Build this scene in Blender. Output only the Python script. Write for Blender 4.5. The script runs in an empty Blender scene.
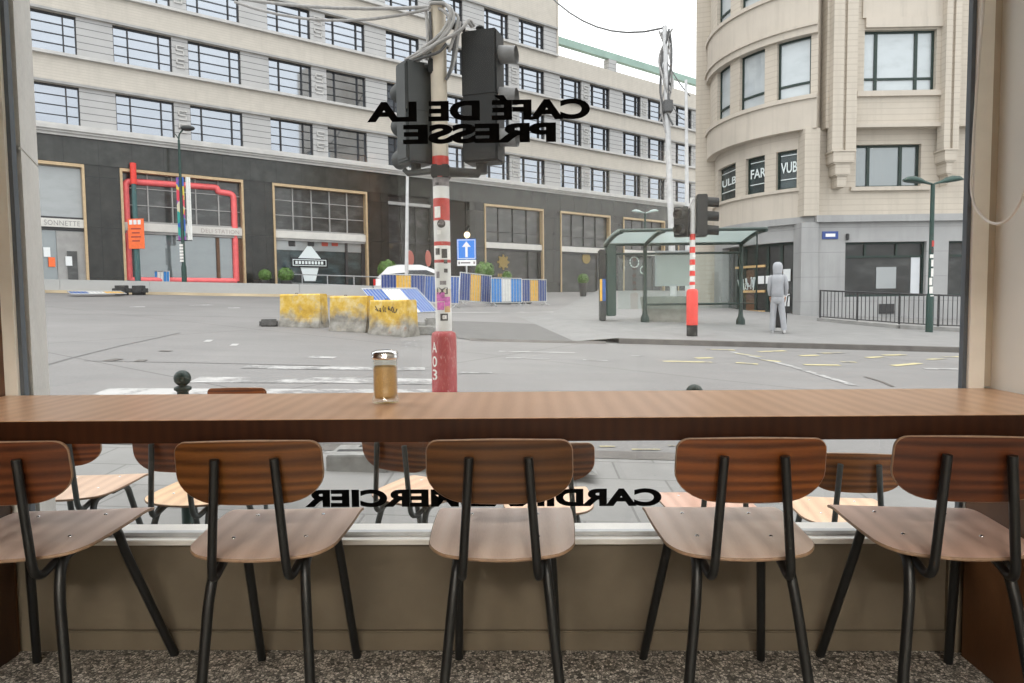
import bpy, bmesh, math, random
from mathutils import Vector, Matrix, noise as mnoise
random.seed(7)
FILL_W = 82.0
SKY = 1.5
EXPO = 0.0
S = bpy.context.scene
C = S.collection
PI = math.pi
R_ = math.radians

# ------------------------------------------------------------------ camera
FPX = 683.0
CAM_H, PITCH, YAW, ROLL = 1.0183, 0.0601, -0.0230, -0.0107
_f = Vector((math.sin(YAW)*math.cos(PITCH), math.cos(YAW)*math.cos(PITCH), -math.sin(PITCH)))
_r = Vector((math.cos(YAW), -math.sin(YAW), 0.0))
_u = _r.cross(_f)
RT = math.cos(ROLL)*_r + math.sin(ROLL)*_u
UP = -math.sin(ROLL)*_r + math.cos(ROLL)*_u
FW = _f
CAM = Vector((0, 0, CAM_H))

def ray(x, y):
    return FW + RT*((x-512)/FPX) + UP*((341.5-y)/FPX)

def at(x, y, Y):
    """survey point: the place on sight line (x, y) of the photograph at distance Y from the camera plane"""
    d = ray(x, y)
    return CAM + d*(Y/d.y)

def gz(X, Y):
    """height of the sloping street"""
    return -.225 + .043*max(0.0, Y-4) - .035*X

def ground(x, y, off=0.0):
    d = ray(x, y)
    lo, hi = 1.5, 90.0
    for i in range(60):
        m = (lo+hi)/2
        p = CAM + d*(m/d.y)
        if p.z > gz(p.x, p.y)+off: lo = m
        else: hi = m
    p = CAM + d*(lo/d.y)
    return Vector((p.x, p.y, gz(p.x, p.y)+off))

cd = bpy.data.cameras.new('camera')
cam = bpy.data.objects.new('camera', cd); C.objects.link(cam)
cd.lens = 36.0*FPX/1024; cd.sensor_width = 36.0; cd.clip_start = .02; cd.clip_end = 500
mw = Matrix((RT, UP, -FW)).transposed().to_4x4(); mw.translation = CAM
cam.matrix_world = mw
S.camera = cam

# ------------------------------------------------------------------ materials
def nt(name):
    m = bpy.data.materials.new(name); m.use_nodes = True
    t = m.node_tree; t.nodes.clear()
    out = t.nodes.new('ShaderNodeOutputMaterial')
    b = t.nodes.new('ShaderNodeBsdfPrincipled')
    t.links.new(b.outputs[0], out.inputs[0])
    return m, t, b, out

def N(t, typ, **kw):
    n = t.nodes.new(typ)
    for k, v in kw.items():
        if k.startswith('i_'):
            n.inputs[int(k[2:]) if k[2:].isdigit() else k[2:].replace('_', ' ')].default_value = v
        else: setattr(n, k, v)
    return n

def coords(t, scale=(1, 1, 1), rot=(0, 0, 0), kind='Object'):
    tc = N(t, 'ShaderNodeTexCoord'); mp = N(t, 'ShaderNodeMapping')
    mp.inputs['Scale'].default_value = scale; mp.inputs['Rotation'].default_value = rot
    t.links.new(tc.outputs[kind], mp.inputs[0])
    return mp.outputs[0]

def ramp(t, fac, stops, interp='LINEAR'):
    r = N(t, 'ShaderNodeValToRGB'); e = r.color_ramp.elements
    r.color_ramp.interpolation = interp
    while len(e) < len(stops): e.new(.5)
    for k, (p, c) in enumerate(stops):
        e[k].position = p; e[k].color = (*c, 1) if len(c) == 3 else c
    t.links.new(fac, r.inputs[0])
    return r.outputs[0]

def mixc(t, fac, a, b, mode='MIX'):
    m = N(t, 'ShaderNodeMix', data_type='RGBA', blend_type=mode)
    for sock, v in ((m.inputs[0], fac), (m.inputs[6], a), (m.inputs[7], b)):
        if isinstance(v, (int, float)): sock.default_value = v
        elif isinstance(v, tuple): sock.default_value = (*v, 1) if len(v) == 3 else v
        else: t.links.new(v, sock)
    return m.outputs[2]

def noise(t, vec, scale, detail=4, rough=.55, dist=0):
    n = N(t, 'ShaderNodeTexNoise'); n.inputs['Scale'].default_value = scale
    n.inputs['Detail'].default_value = detail; n.inputs['Roughness'].default_value = rough
    n.inputs['Distortion'].default_value = dist
    t.links.new(vec, n.inputs['Vector'])
    return n.outputs['Fac']

def bump(t, b, h, strength=.2, dist=.01):
    n = N(t, 'ShaderNodeBump'); n.inputs['Strength'].default_value = strength; n.inputs['Distance'].default_value = dist
    t.links.new(h, n.inputs['Height']); t.links.new(n.outputs[0], b.inputs['Normal'])

def plain(name, col, rough=.5, metal=0.0, var=.12, scale=12, spec=.5, emit=None):
    m, t, b, o = nt(name)
    b.inputs['Roughness'].default_value = rough; b.inputs['Metallic'].default_value = metal
    b.inputs['Specular IOR Level'].default_value = spec
    if var:
        f = noise(t, coords(t), scale, 5)
        c = ramp(t, f, [(.3, tuple(x*(1-var) for x in col)), (.7, tuple(min(1, x*(1+var)) for x in col))])
        t.links.new(c, b.inputs['Base Color'])
    else: b.inputs['Base Color'].default_value = (*col, 1)
    if emit:
        b.inputs['Emission Color'].default_value = (*emit[0], 1); b.inputs['Emission Strength'].default_value = emit[1]
    return m

def wood(name, dark, mid, light, scale=(1, 1, 1), rough=.35, wave=18, dist=6, tint=False, spec=.5, ns=3, wm=.55):
    m, t, b, o = nt(name)
    v = coords(t, scale)
    w = N(t, 'ShaderNodeTexWave', wave_type='BANDS', bands_direction='Z' if scale[2] > scale[0]*3 else 'X')
    w.inputs['Scale'].default_value = wave; w.inputs['Distortion'].default_value = dist
    w.inputs['Detail'].default_value = 3; w.inputs['Detail Scale'].default_value = .7
    t.links.new(v, w.inputs['Vector'])
    n = noise(t, v, ns, 6, .65, 1.0)
    n2 = noise(t, coords(t, tuple(x*3 for x in scale)), 40, 4, .7)
    f = mixc(t, 1-wm, w.outputs['Fac'], n)
    f = mixc(t, .3, f, n2)
    c = ramp(t, f, [(.25, dark), (.5, mid), (.75, light)])
    if tint:
        oi = N(t, 'ShaderNodeObjectInfo')
        c = mixc(t, 1.0, c, oi.outputs['Color'], 'MULTIPLY')
    t.links.new(c, b.inputs['Base Color'])
    b.inputs['Roughness'].default_value = rough; b.inputs['Specular IOR Level'].default_value = spec
    bump(t, b, f, .08, .003)
    return m

M = {}
M['back_wood'] = wood('back_wood', (.016, .006, .002), (.085, .034, .009), (.19, .088, .027), (.7, 3, 15), .36, .9, 14, True, .5, 1.6, .33)
M['seat_wood'] = wood('seat_wood', (.58, .455, .39), (.76, .63, .555), (.88, .76, .69), (3.4, .35, 2), .34, 1.6, 6, True, .7, 3, .3)
M['ply_edge'] = plain('ply_edge', (.30, .19, .12), .5, 0, .2, 60)
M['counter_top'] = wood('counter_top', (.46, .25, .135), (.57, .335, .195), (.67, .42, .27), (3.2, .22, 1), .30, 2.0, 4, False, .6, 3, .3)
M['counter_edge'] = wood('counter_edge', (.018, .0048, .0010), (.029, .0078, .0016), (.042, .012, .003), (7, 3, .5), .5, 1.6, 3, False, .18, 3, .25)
M['panel_wood'] = wood('panel_wood', (.026, .009, .003), (.060, .023, .007), (.12, .048, .016), (4, 4, .5), .4, 3, 2)
M['black_tube'] = plain('black_tube', (.007, .0075, .0075), .42, .0, .15, 30)
M['grey_tube'] = plain('grey_tube', (.055, .065, .065), .42, .1, .15, 30)
M['chrome'] = plain('chrome', (.8, .8, .8), .15, 1, 0)
M['rubber'] = plain('rubber', (.012, .012, .012), .8)
M['white_paint'] = plain('white_paint', (.74, .73, .70), .5, 0, .05)
M['ledge_white'] = plain('ledge_white', (.72, .70, .66), .4, 0, .06)
M['jamb_tan'] = plain('jamb_tan', (.42, .36, .28), .7, 0, .05)
M['wall_beige'] = plain('wall_beige', (.74, .74, .70), .8, 0, .05, 3)
M['wall_dark'] = plain('wall_dark', (.140, .113, .078), .7, 0, .16, 5)
M['frame_beige'] = plain('frame_beige', (.88, .86, .80), .5, 0, .04)
M['gasket'] = plain('gasket', (.10, .12, .14), .5, 0, .05)
M['ceiling'] = plain('ceiling', (.6, .58, .55), .9, 0, .04)
M['fill_glow'] = plain('fill_glow', (1, .9, .75), .5, 0, 0, emit=((1, .82, .6), 3.0))
M['globe_glow'] = plain('globe_glow', (1, .9, .75), .5, 0, 0, emit=((1, .72, .38), 1.6))
M['red_paint'] = plain('red_paint', (.50, .045, .035), .45, 0, .25, 9)
M['bright_red'] = plain('bright_red', (.72, .05, .035), .4, 0, .12, 9)
M['pole_cream'] = plain('pole_cream', (.60, .53, .43), .5, 0, .12, 5)
M['pole_white'] = plain('pole_white', (.66, .65, .62), .5, 0, .15, 8)
M['signal_black'] = plain('signal_black', (.009, .010, .010), .6, 0, .3, 14)
M['signal_grey'] = plain('signal_grey', (.040, .044, .043), .55, 0, .2, 10)
M['visor_grey'] = plain('visor_grey', (.22, .22, .22), .5, 0, .15, 10)
M['cable_grey'] = plain('cable_grey', (.34, .33, .32), .6, 0, .2, 20)
M['cable_dark'] = plain('cable_dark', (.10, .10, .10), .6, 0, .1, 20)
M['green_metal'] = plain('green_metal', (.022, .055, .045), .4, .2, .2, 12)
M['green_dark'] = plain('green_dark', (.018, .036, .03), .45, .2, .2, 12)
M['teal_pole'] = plain('teal_pole', (.05, .12, .12), .5, 0, .15, 12)
M['galv'] = plain('galv', (.50, .51, .52), .45, .4, .12, 14)
M['mast_grey'] = plain('mast_grey', (.56, .56, .56), .6, 0, .12, 5)
M['blue_panel'] = plain('blue_panel', (.035, .115, .38), .5, 0, .18, 10)
M['navy_panel'] = plain('navy_panel', (.03, .07, .26), .5, 0, .18, 10)
M['sky_panel'] = plain('sky_panel', (.035, .24, .62), .5, 0, .12, 10)
M['yellow_panel'] = plain('yellow_panel', (.80, .47, .07), .5, 0, .15, 10)
M['white_panel'] = plain('white_panel', (.76, .76, .73), .5, 0, .08, 10)
M['sign_blue'] = plain('sign_blue', (.015, .20, .72), .4, 0, 0)
M['sign_white'] = plain('sign_white', (.85, .85, .85), .4, 0, 0)
M['orange'] = plain('orange', (.88, .16, .04), .5, 0, .08, 8)
M['dark_red'] = plain('dark_red', (.35, .05, .03), .5, 0, .1)
M['coral'] = plain('coral', (.86, .15, .155), .45, 0, .1, 4)
M['brass'] = plain('brass', (.50, .37, .22), .45, .2, .12, 6)
M['sign_cream'] = plain('sign_cream', (.62, .60, .56), .5, 0, .06, 3)
M['letter_grey'] = plain('letter_grey', (.26, .25, .24), .5, 0, 0)
M['letter_white'] = plain('letter_white', (.72, .78, .78), .5, 0, 0)
M['letter_red'] = plain('letter_red', (.38, .31, .29), .5, 0, 0)
M['dark_metal'] = plain('dark_metal', (.035, .035, .037), .5, .1, .1)
M['decal'] = plain('decal', (.003, .003, .003), .9, 0, 0, spec=.1)
M['sticker_pink'] = plain('sticker_pink', (.55, .12, .38), .5, 0, .35, 40)
M['sticker_white'] = plain('sticker_white', (.78, .76, .72), .5, 0, .1, 40)
M['sticker_dark'] = plain('sticker_dark', (.05, .045, .04), .5, 0, .4, 40)
M['sticker_grey'] = plain('sticker_grey', (.20, .18, .18), .5, 0, .3, 40)
M['leaf'] = plain('leaf', (.085, .17, .035), .6, 0, .5, 9)
M['pot'] = plain('pot', (.05, .05, .05), .6, 0, .2)
M['car_paint'] = plain('car_paint', (.74, .74, .74), .25, 0, .02)
M['car_glass'] = plain('car_glass', (.02, .025, .03), .08, .2, 0)
M['tail_red'] = plain('tail_red', (.6, .02, .02), .2, 0, 0)
M['tracksuit'] = plain('tracksuit', (.35, .36, .38), .9, 0, .08, 6)
M['skin'] = plain('skin', (.50, .25, .15), .6, 0, .05)
M['shoe'] = plain('shoe', (.45, .45, .45), .7, 0, .15)
M['bag_black'] = plain('bag_black', (.018, .018, .02), .7, 0, .2)
M['stone_sill'] = plain('stone_sill', (.50, .49, .47), .8, 0, .1, 2)
M['stone_grey'] = plain('stone_grey', (.33, .325, .315), .8, 0, .15, 2)
M['asphalt_dark'] = plain('asphalt_dark', (.125, .122, .119), .9, 0, .12, 3)
M['kerb_dark'] = plain('kerb_dark', (.13, .12, .11), .85, 0, .25, 4)
M['kerb_stone'] = plain('kerb_stone', (.27, .265, .255), .85, 0, .2, 4)
M['slab'] = plain('slab', (.26, .258, .245), .9, 0, .25, 9)
M['slab_dark'] = plain('slab_dark', (.05, .05, .05), .9, 0, .2, 9)
M['batten'] = plain('batten', (.62, .40, .18), .6, 0, .15, 12)
M['brown_door'] = plain('brown_door', (.12, .06, .03), .5, 0, .2)
M['paper'] = plain('paper', (.75, .77, .77), .6, 0, .03)
M['shade_white'] = plain('shade_white', (.62, .64, .66), .7, 0, .04, 3)
M['shade_grey'] = plain('shade_grey', (.52, .52, .51), .5, 0, .06, 3)
M['sign_dim_red'] = plain('sign_dim_red', (.42, .10, .07), .5, 0, .1)
M['kerb_yellow'] = plain('kerb_yellow', (.36, .29, .19), .8, 0, .2, 1)
M['rubber_grey'] = plain('rubber_grey', (.10, .098, .095), .9, 0, .3)
M['cord_white'] = plain('cord_white', (.72, .70, .66), .5, 0, .03)
M['sugar'] = plain('sugar', (.62, .38, .15), .8, 0, .3, 500)
M['socket_black'] = plain('socket_black', (.02, .02, .022), .35, 0, .05)
M['lamp_pale'] = plain('lamp_pale', (.50, .60, .58), .35, 0, .08, 4)
def frosted():
    m, t, b, o = nt('roof_glass'); t.nodes.remove(b)
    tr = N(t, 'ShaderNodeBsdfTransparent'); tr.inputs[0].default_value = (.82, .87, .85, 1)
    tl_ = N(t, 'ShaderNodeBsdfTranslucent'); tl_.inputs[0].default_value = (.44, .49, .48, 1)
    mx = N(t, 'ShaderNodeMixShader'); mx.inputs[0].default_value = .55
    t.links.new(tr.outputs[0], mx.inputs[1]); t.links.new(tl_.outputs[0], mx.inputs[2]); t.links.new(mx.outputs[0], o.inputs[0])
    return m
M['roof_glass'] = frosted()
M['copper_green'] = plain('copper_green', (.30, .42, .36), .7, 0, .1, 1)
M['gold'] = plain('gold', (.27, .19, .05), .5, 0, .1)

def glassy(name, tint, mixf=.06, rough=.0, extra=None):
    """thin pane: clear, with a weak mirror image that grows at a glancing angle"""
    m, t, b, o = nt(name); t.nodes.remove(b)
    tr = N(t, 'ShaderNodeBsdfTransparent'); tr.inputs[0].default_value = (*tint, 1)
    gl = N(t, 'ShaderNodeBsdfGlossy'); gl.inputs['Roughness'].default_value = rough; gl.inputs[0].default_value = (1, 1, 1, 1)
    lw = N(t, 'ShaderNodeLayerWeight'); lw.inputs[0].default_value = .5
    pw = N(t, 'ShaderNodeMath', operation='POWER'); pw.inputs[1].default_value = 5; t.links.new(lw.outputs['Facing'], pw.inputs[0])
    ad = N(t, 'ShaderNodeMath', operation='MULTIPLY_ADD'); ad.inputs[1].default_value = .9; ad.inputs[2].default_value = mixf; t.links.new(pw.outputs[0], ad.inputs[0])
    mx = N(t, 'ShaderNodeMixShader')
    t.links.new(ad.outputs[0], mx.inputs[0]); t.links.new(tr.outputs[0], mx.inputs[1]); t.links.new(gl.outputs[0], mx.inputs[2])
    t.links.new(mx.outputs[0], o.inputs[0])
    return m
M['glass'] = glassy('glass', (.975, .985, .98), .035)
M['jar_glass'] = glassy('jar_glass', (.95, .96, .94), .06)
M['shelter_glass'] = glassy('shelter_glass', (.88, .92, .90), .03)

def mirror_pane(name, base, refl, fac, rough=.04):
    m, t, b, o = nt(name)
    fb_ = noise(t, coords(t, (.7, .7, 1.6)), 1.7, 4, .6)
    t.links.new(ramp(t, fb_, [(.35, tuple(x*(.5 if max(base) < .1 else .9) for x in base)), (.5, base), (.68, tuple(x*(2.6 if x < .1 else 1.04) for x in base))]), b.inputs['Base Color']); b.inputs['Roughness'].default_value = .3
    gl = N(t, 'ShaderNodeBsdfGlossy'); gl.inputs['Roughness'].default_value = rough; gl.inputs[0].default_value = (*refl, 1)
    mx = N(t, 'ShaderNodeMixShader'); mx.inputs[0].default_value = fac
    n = noise(t, coords(t), .35, 2)
    bp = N(t, 'ShaderNodeBump'); bp.inputs['Strength'].default_value = .02; bp.inputs['Distance'].default_value = .05
    t.links.new(n, bp.inputs['Height']); t.links.new(bp.outputs[0], gl.inputs['Normal'])
    t.links.new(b.outputs[0], mx.inputs[1]); t.links.new(gl.outputs[0], mx.inputs[2]); t.links.new(mx.outputs[0], o.inputs[0])
    return m
M['pane'] = mirror_pane('pane', (.055, .062, .07), (.58, .625, .69), .60)
M['shop_pane'] = mirror_pane('shop_pane', (.030, .031, .030), (.75, .76, .74), .05)
M['shop_pane_light'] = mirror_pane('shop_pane_light', (.13, .15, .155), (.8, .85, .85), .22)
M['shop_dark'] = mirror_pane('shop_dark', (.020, .021, .020), (.75, .76, .74), .012)
M['curtain_pane'] = mirror_pane('curtain_pane', (.27, .28, .28), (.8, .85, .85), .15)
M['teal_pane'] = mirror_pane('teal_pane', (.018, .03, .032), (.7, .82, .84), .035)
M['blind_pane'] = mirror_pane('blind_pane', (.46, .50, .52), (.8, .85, .85), .12)

def lined(name, base, line, axis='Z', period=.5, width=.05, rough=.8, var=.1, ns=1.2, streak=0.0, rows=None, spec=.3):
    """masonry courses: joints every period along an axis (and vertical joints if rows gives a period across)"""
    m, t, b, o = nt(name)
    v = coords(t)
    sx = N(t, 'ShaderNodeSeparateXYZ'); t.links.new(v, sx.inputs[0])
    def joint(sock, per, wid):
        d = N(t, 'ShaderNodeMath', operation='DIVIDE'); d.inputs[1].default_value = per; t.links.new(sock, d.inputs[0])
        fr = N(t, 'ShaderNodeMath', operation='FRACT'); t.links.new(d.outputs[0], fr.inputs[0])
        l = N(t, 'ShaderNodeMath', operation='LESS_THAN'); l.inputs[1].default_value = wid/per; t.links.new(fr.outputs[0], l.inputs[0])
        return l.outputs[0]
    j = joint(sx.outputs[axis], period, width)
    if rows:
        j2 = joint(sx.outputs[rows[0]], rows[1], rows[2])
        mx = N(t, 'ShaderNodeMath', operation='MAXIMUM'); t.links.new(j, mx.inputs[0]); t.links.new(j2, mx.inputs[1]); j = mx.outputs[0]
    f = noise(t, v, ns, 6, .6)
    c = ramp(t, f, [(.3, tuple(x*(1-var) for x in base)), (.7, tuple(x*(1+var) for x in base))])
    if streak:
        f2 = noise(t, coords(t, (2.2, 2.2, .12)), 1.6, 5, .65)
        c = mixc(t, ramp(t, f2, [(.5, (0, 0, 0)), (.78, (streak,)*3)]), c, tuple(x*.45 for x in base))
    c = mixc(t, j, c, line)
    t.links.new(c, b.inputs['Base Color']); b.inputs['Roughness'].default_value = rough
    b.inputs['Specular IOR Level'].default_value = spec
    return m
M['brick_cream'] = lined('brick_cream', (.53, .49, .43), (.46, .425, .37), 'Z', .12, .02, .85, .07, 2.0, .18)
M['pier_stone'] = lined('pier_stone', (.45, .445, .437), (.19, .19, .19), 'Z', .30, .035, .85, .06, 1.0)
M['granite'] = lined('granite', (.036, .038, .034), (.016, .016, .016), 'X', 1.3, .02, .14, .4, 2.0, .5, None, .5)
M['granite_pier'] = lined('granite_pier', (.024, .025, .022), (.012, .012, .012), 'Z', 2.2, .02, .2, .4, 1.6, .0, ('X', .72, .015), .5)
M['tile_cream'] = lined('tile_cream', (.53, .475, .40), (.44, .385, .32), 'Z', .2, .025, .7, .05, 1.5, .3, None)
M['smooth_cream'] = lined('smooth_cream', (.53, .475, .405), (.42, .37, .31), 'Z', 3.3, .02, .75, .06, 1.0, .35)
M['blue_stone'] = lined('blue_stone', (.35, .35, .347), (.27, .27, .266), 'Z', .85, .02, .7, .1, .9, .3)

def paving(name, base, joint, px, py, wid, rough=.8, var=.1):
    m, t, b, o = nt(name)
    v = coords(t)
    br = N(t, 'ShaderNodeTexBrick', offset=.5)
    br.inputs['Scale'].default_value = 1; br.inputs['Brick Width'].default_value = px; br.inputs['Row Height'].default_value = py
    br.inputs['Mortar Size'].default_value = wid; br.inputs['Color1'].default_value = (*base, 1)
    br.inputs['Color2'].default_value = (*[x*.93 for x in base], 1); br.inputs['Mortar'].default_value = (*joint, 1)
    t.links.new(v, br.inputs['Vector'])
    f = noise(t, v, 2.5, 6, .6)
    c = mixc(t, 1.0, br.outputs[0], ramp(t, f, [(.3, (1-var,)*3), (.7, (1+var,)*3)]), 'MULTIPLY')
    t.links.new(c, b.inputs['Base Color']); b.inputs['Roughness'].default_value = rough
    return m
M['paving'] = paving('paving', (.25, .246, .236), (.16, .156, .149), .62, .42, .008)
M['sidewalk'] = paving('sidewalk', (.225, .222, .217), (.195, .192, .187), .6, .6, .012)

def road():
    m, t, b, o = nt('road_concrete')
    v = coords(t)
    f = noise(t, v, .35, 6, .6); f2 = noise(t, coords(t, (.35, 2.0, 1)), 1.2, 5, .6); f3 = noise(t, v, 30, 3, .6)
    c = ramp(t, f, [(.3, (.158, .152, .148)), (.7, (.226, .218, .212))])
    c = mixc(t, ramp(t, f2, [(.45, (0, 0, 0)), (.8, (.55,)*3)]), c, (.14, .138, .136))
    c = mixc(t, .25, c, ramp(t, f3, [(.3, (.14, .138, .135)), (.7, (.26, .255, .25))]))
    # slab joints
    vo = N(t, 'ShaderNodeTexBrick', offset=.0)
    vo.inputs['Scale'].default_value = 1; vo.inputs['Brick Width'].default_value = 6.5; vo.inputs['Row Height'].default_value = 4.6
    vo.inputs['Mortar Size'].default_value = .018; vo.inputs['Mortar Smooth'].default_value = .3
    vo.inputs['Color1'].default_value = vo.inputs['Color2'].default_value = (1, 1, 1, 1); vo.inputs['Mortar'].default_value = (.42, .41, .4, 1)
    t.links.new(coords(t, (1, 1, 1), (0, 0, R_(33))), vo.inputs['Vector'])
    c = mixc(t, .7, c, vo.outputs[0], 'MULTIPLY')
    t.links.new(c, b.inputs['Base Color']); b.inputs['Roughness'].default_value = .75
    return m
M['road'] = road()

def worn(name, col, thr=.46, ns=7):
    """road paint: worn through to the road in patches"""
    m, t, b, o = nt(name)
    v = coords(t)
    f = noise(t, v, ns, 6, .7)
    f2 = noise(t, v, 1.1, 3, .5)
    k = mixc(t, .5, f, f2)
    c = ramp(t, k, [(thr-.06, (.19, .187, .183)), (thr+.05, col)])
    t.links.new(c, b.inputs['Base Color']); b.inputs['Roughness'].default_value = .75
    return m
M['paint_white'] = worn('paint_white', (.42, .415, .405), .50)
M['paint_yellow'] = worn('paint_yellow', (.50, .44, .24), .49)

def terrazzo():
    m, t, b, o = nt('terrazzo')
    v = coords(t)
    vo = N(t, 'ShaderNodeTexVoronoi', feature='F1'); vo.inputs['Scale'].default_value = 120
    t.links.new(v, vo.inputs['Vector'])
    ve = N(t, 'ShaderNodeTexVoronoi', feature='DISTANCE_TO_EDGE'); ve.inputs['Scale'].default_value = 120
    t.links.new(v, ve.inputs['Vector'])
    sp = N(t, 'ShaderNodeSeparateColor'); t.links.new(vo.outputs['Color'], sp.inputs[0])
    c = ramp(t, sp.outputs[0], [(0, (.03, .027, .023)), (.25, (.22, .20, .17)), (.6, (.48, .435, .375)), (1, (.85, .80, .72))])
    c = mixc(t, ramp(t, ve.outputs['Distance'], [(.03, (1, 1, 1)), (.12, (0, 0, 0))]), c, (.05, .045, .04))
    t.links.new(c, b.inputs['Base Color']); b.inputs['Roughness'].default_value = .45
    return m
M['terrazzo'] = terrazzo()

def concrete(name, base, ns=3, var=.14):
    m, t, b, o = nt(name)
    v = coords(t)
    f = noise(t, v, ns, 7, .65); f2 = noise(t, v, 60, 3, .6)
    c = ramp(t, f, [(.25, tuple(x*(1-var) for x in base)), (.75, tuple(x*(1+var) for x in base))])
    c = mixc(t, .2, c, ramp(t, f2, [(.3, tuple(x*.6 for x in base)), (.7, tuple(x*1.2 for x in base))]))
    t.links.new(c, b.inputs['Base Color']); b.inputs['Roughness'].default_value = .85
    bump(t, b, f2, .15, .004)
    return m
M['pillar_concrete'] = concrete('pillar_concrete', (.58, .57, .54))
M['median'] = concrete('median', (.41, .41, .40), 1.2, .08)
M['planter'] = concrete('planter', (.30, .295, .26), 4, .3)

def block_paint(name, seed, level):
    """yellow paint flaking off a concrete block, bare towards a ragged lower edge"""
    m, t, b, o = nt(name)
    v = coords(t)
    mp = N(t, 'ShaderNodeMapping'); mp.inputs['Location'].default_value = (seed*3.1, seed, seed*1.7); t.links.new(v, mp.inputs[0]); v2 = mp.outputs[0]
    sx = N(t, 'ShaderNodeSeparateXYZ'); t.links.new(v, sx.inputs[0])
    f = noise(t, v2, 2.2, 7, .62); f2 = noise(t, v2, 5, 6, .62)
    ad = N(t, 'ShaderNodeMath', operation='MULTIPLY_ADD'); ad.inputs[1].default_value = .95; t.links.new(f, ad.inputs[0]); t.links.new(sx.outputs['Z'], ad.inputs[2])
    y = ramp(t, f2, [(.3, (.44, .26, .03)), (.5, (.60, .39, .06)), (.72, (.66, .55, .30))])
    g = ramp(t, f2, [(.3, (.13, .12, .10)), (.7, (.36, .345, .31))])
    k = ramp(t, ad.outputs[0], [(level, (0, 0, 0)), (level+.24, (1, 1, 1))])
    c = mixc(t, k, g, y)
    rust = noise(t, v2, 4.4, 5, .6)
    c = mixc(t, ramp(t, rust, [(.56, (0, 0, 0)), (.70, (.8,)*3)]), c, (.23, .10, .05) if seed == 3 else (.33, .30, .24))
    t.links.new(c, b.inputs['Base Color']); b.inputs['Roughness'].default_value = .8
    bump(t, b, f2, .25, .01)
    return m
for k, l in ((1, .62), (2, .80), (3, .66)):
    M['block%d' % k] = block_paint('block_paint_%d' % k, k, l)

def scratched():
    m, t, b, o = nt('scratched_red')
    f = noise(t, coords(t, (14, 14, 5)), 2.2, 6, .7, 1.5)
    c = ramp(t, f, [(.3, (.26, .015, .02)), (.50, (.34, .022, .028)), (.59, (.38, .06, .06)), (.67, (.56, .36, .33))])
    t.links.new(c, b.inputs['Base Color']); b.inputs['Roughness'].default_value = .4
    return m
M['scratched_red'] = scratched()

def banner_mat():
    m, t, b, o = nt('banner_print')
    vo = N(t, 'ShaderNodeTexVoronoi'); vo.inputs['Scale'].default_value = 2.6
    t.links.new(coords(t), vo.inputs['Vector'])
    sp = N(t, 'ShaderNodeSeparateColor'); t.links.new(vo.outputs['Color'], sp.inputs[0])
    c = ramp(t, sp.outputs[0], [(0, (.05, .15, .5)), (.2, (.75, .6, .1)), (.38, (.75, .08, .12)), (.55, (.05, .4, .35)), (.7, (.7, .65, .5)), (.85, (.3, .1, .4))], 'CONSTANT')
    t.links.new(c, b.inputs['Base Color']); b.inputs['Roughness'].default_value = .6
    return m
M['banner'] = banner_mat()

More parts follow.
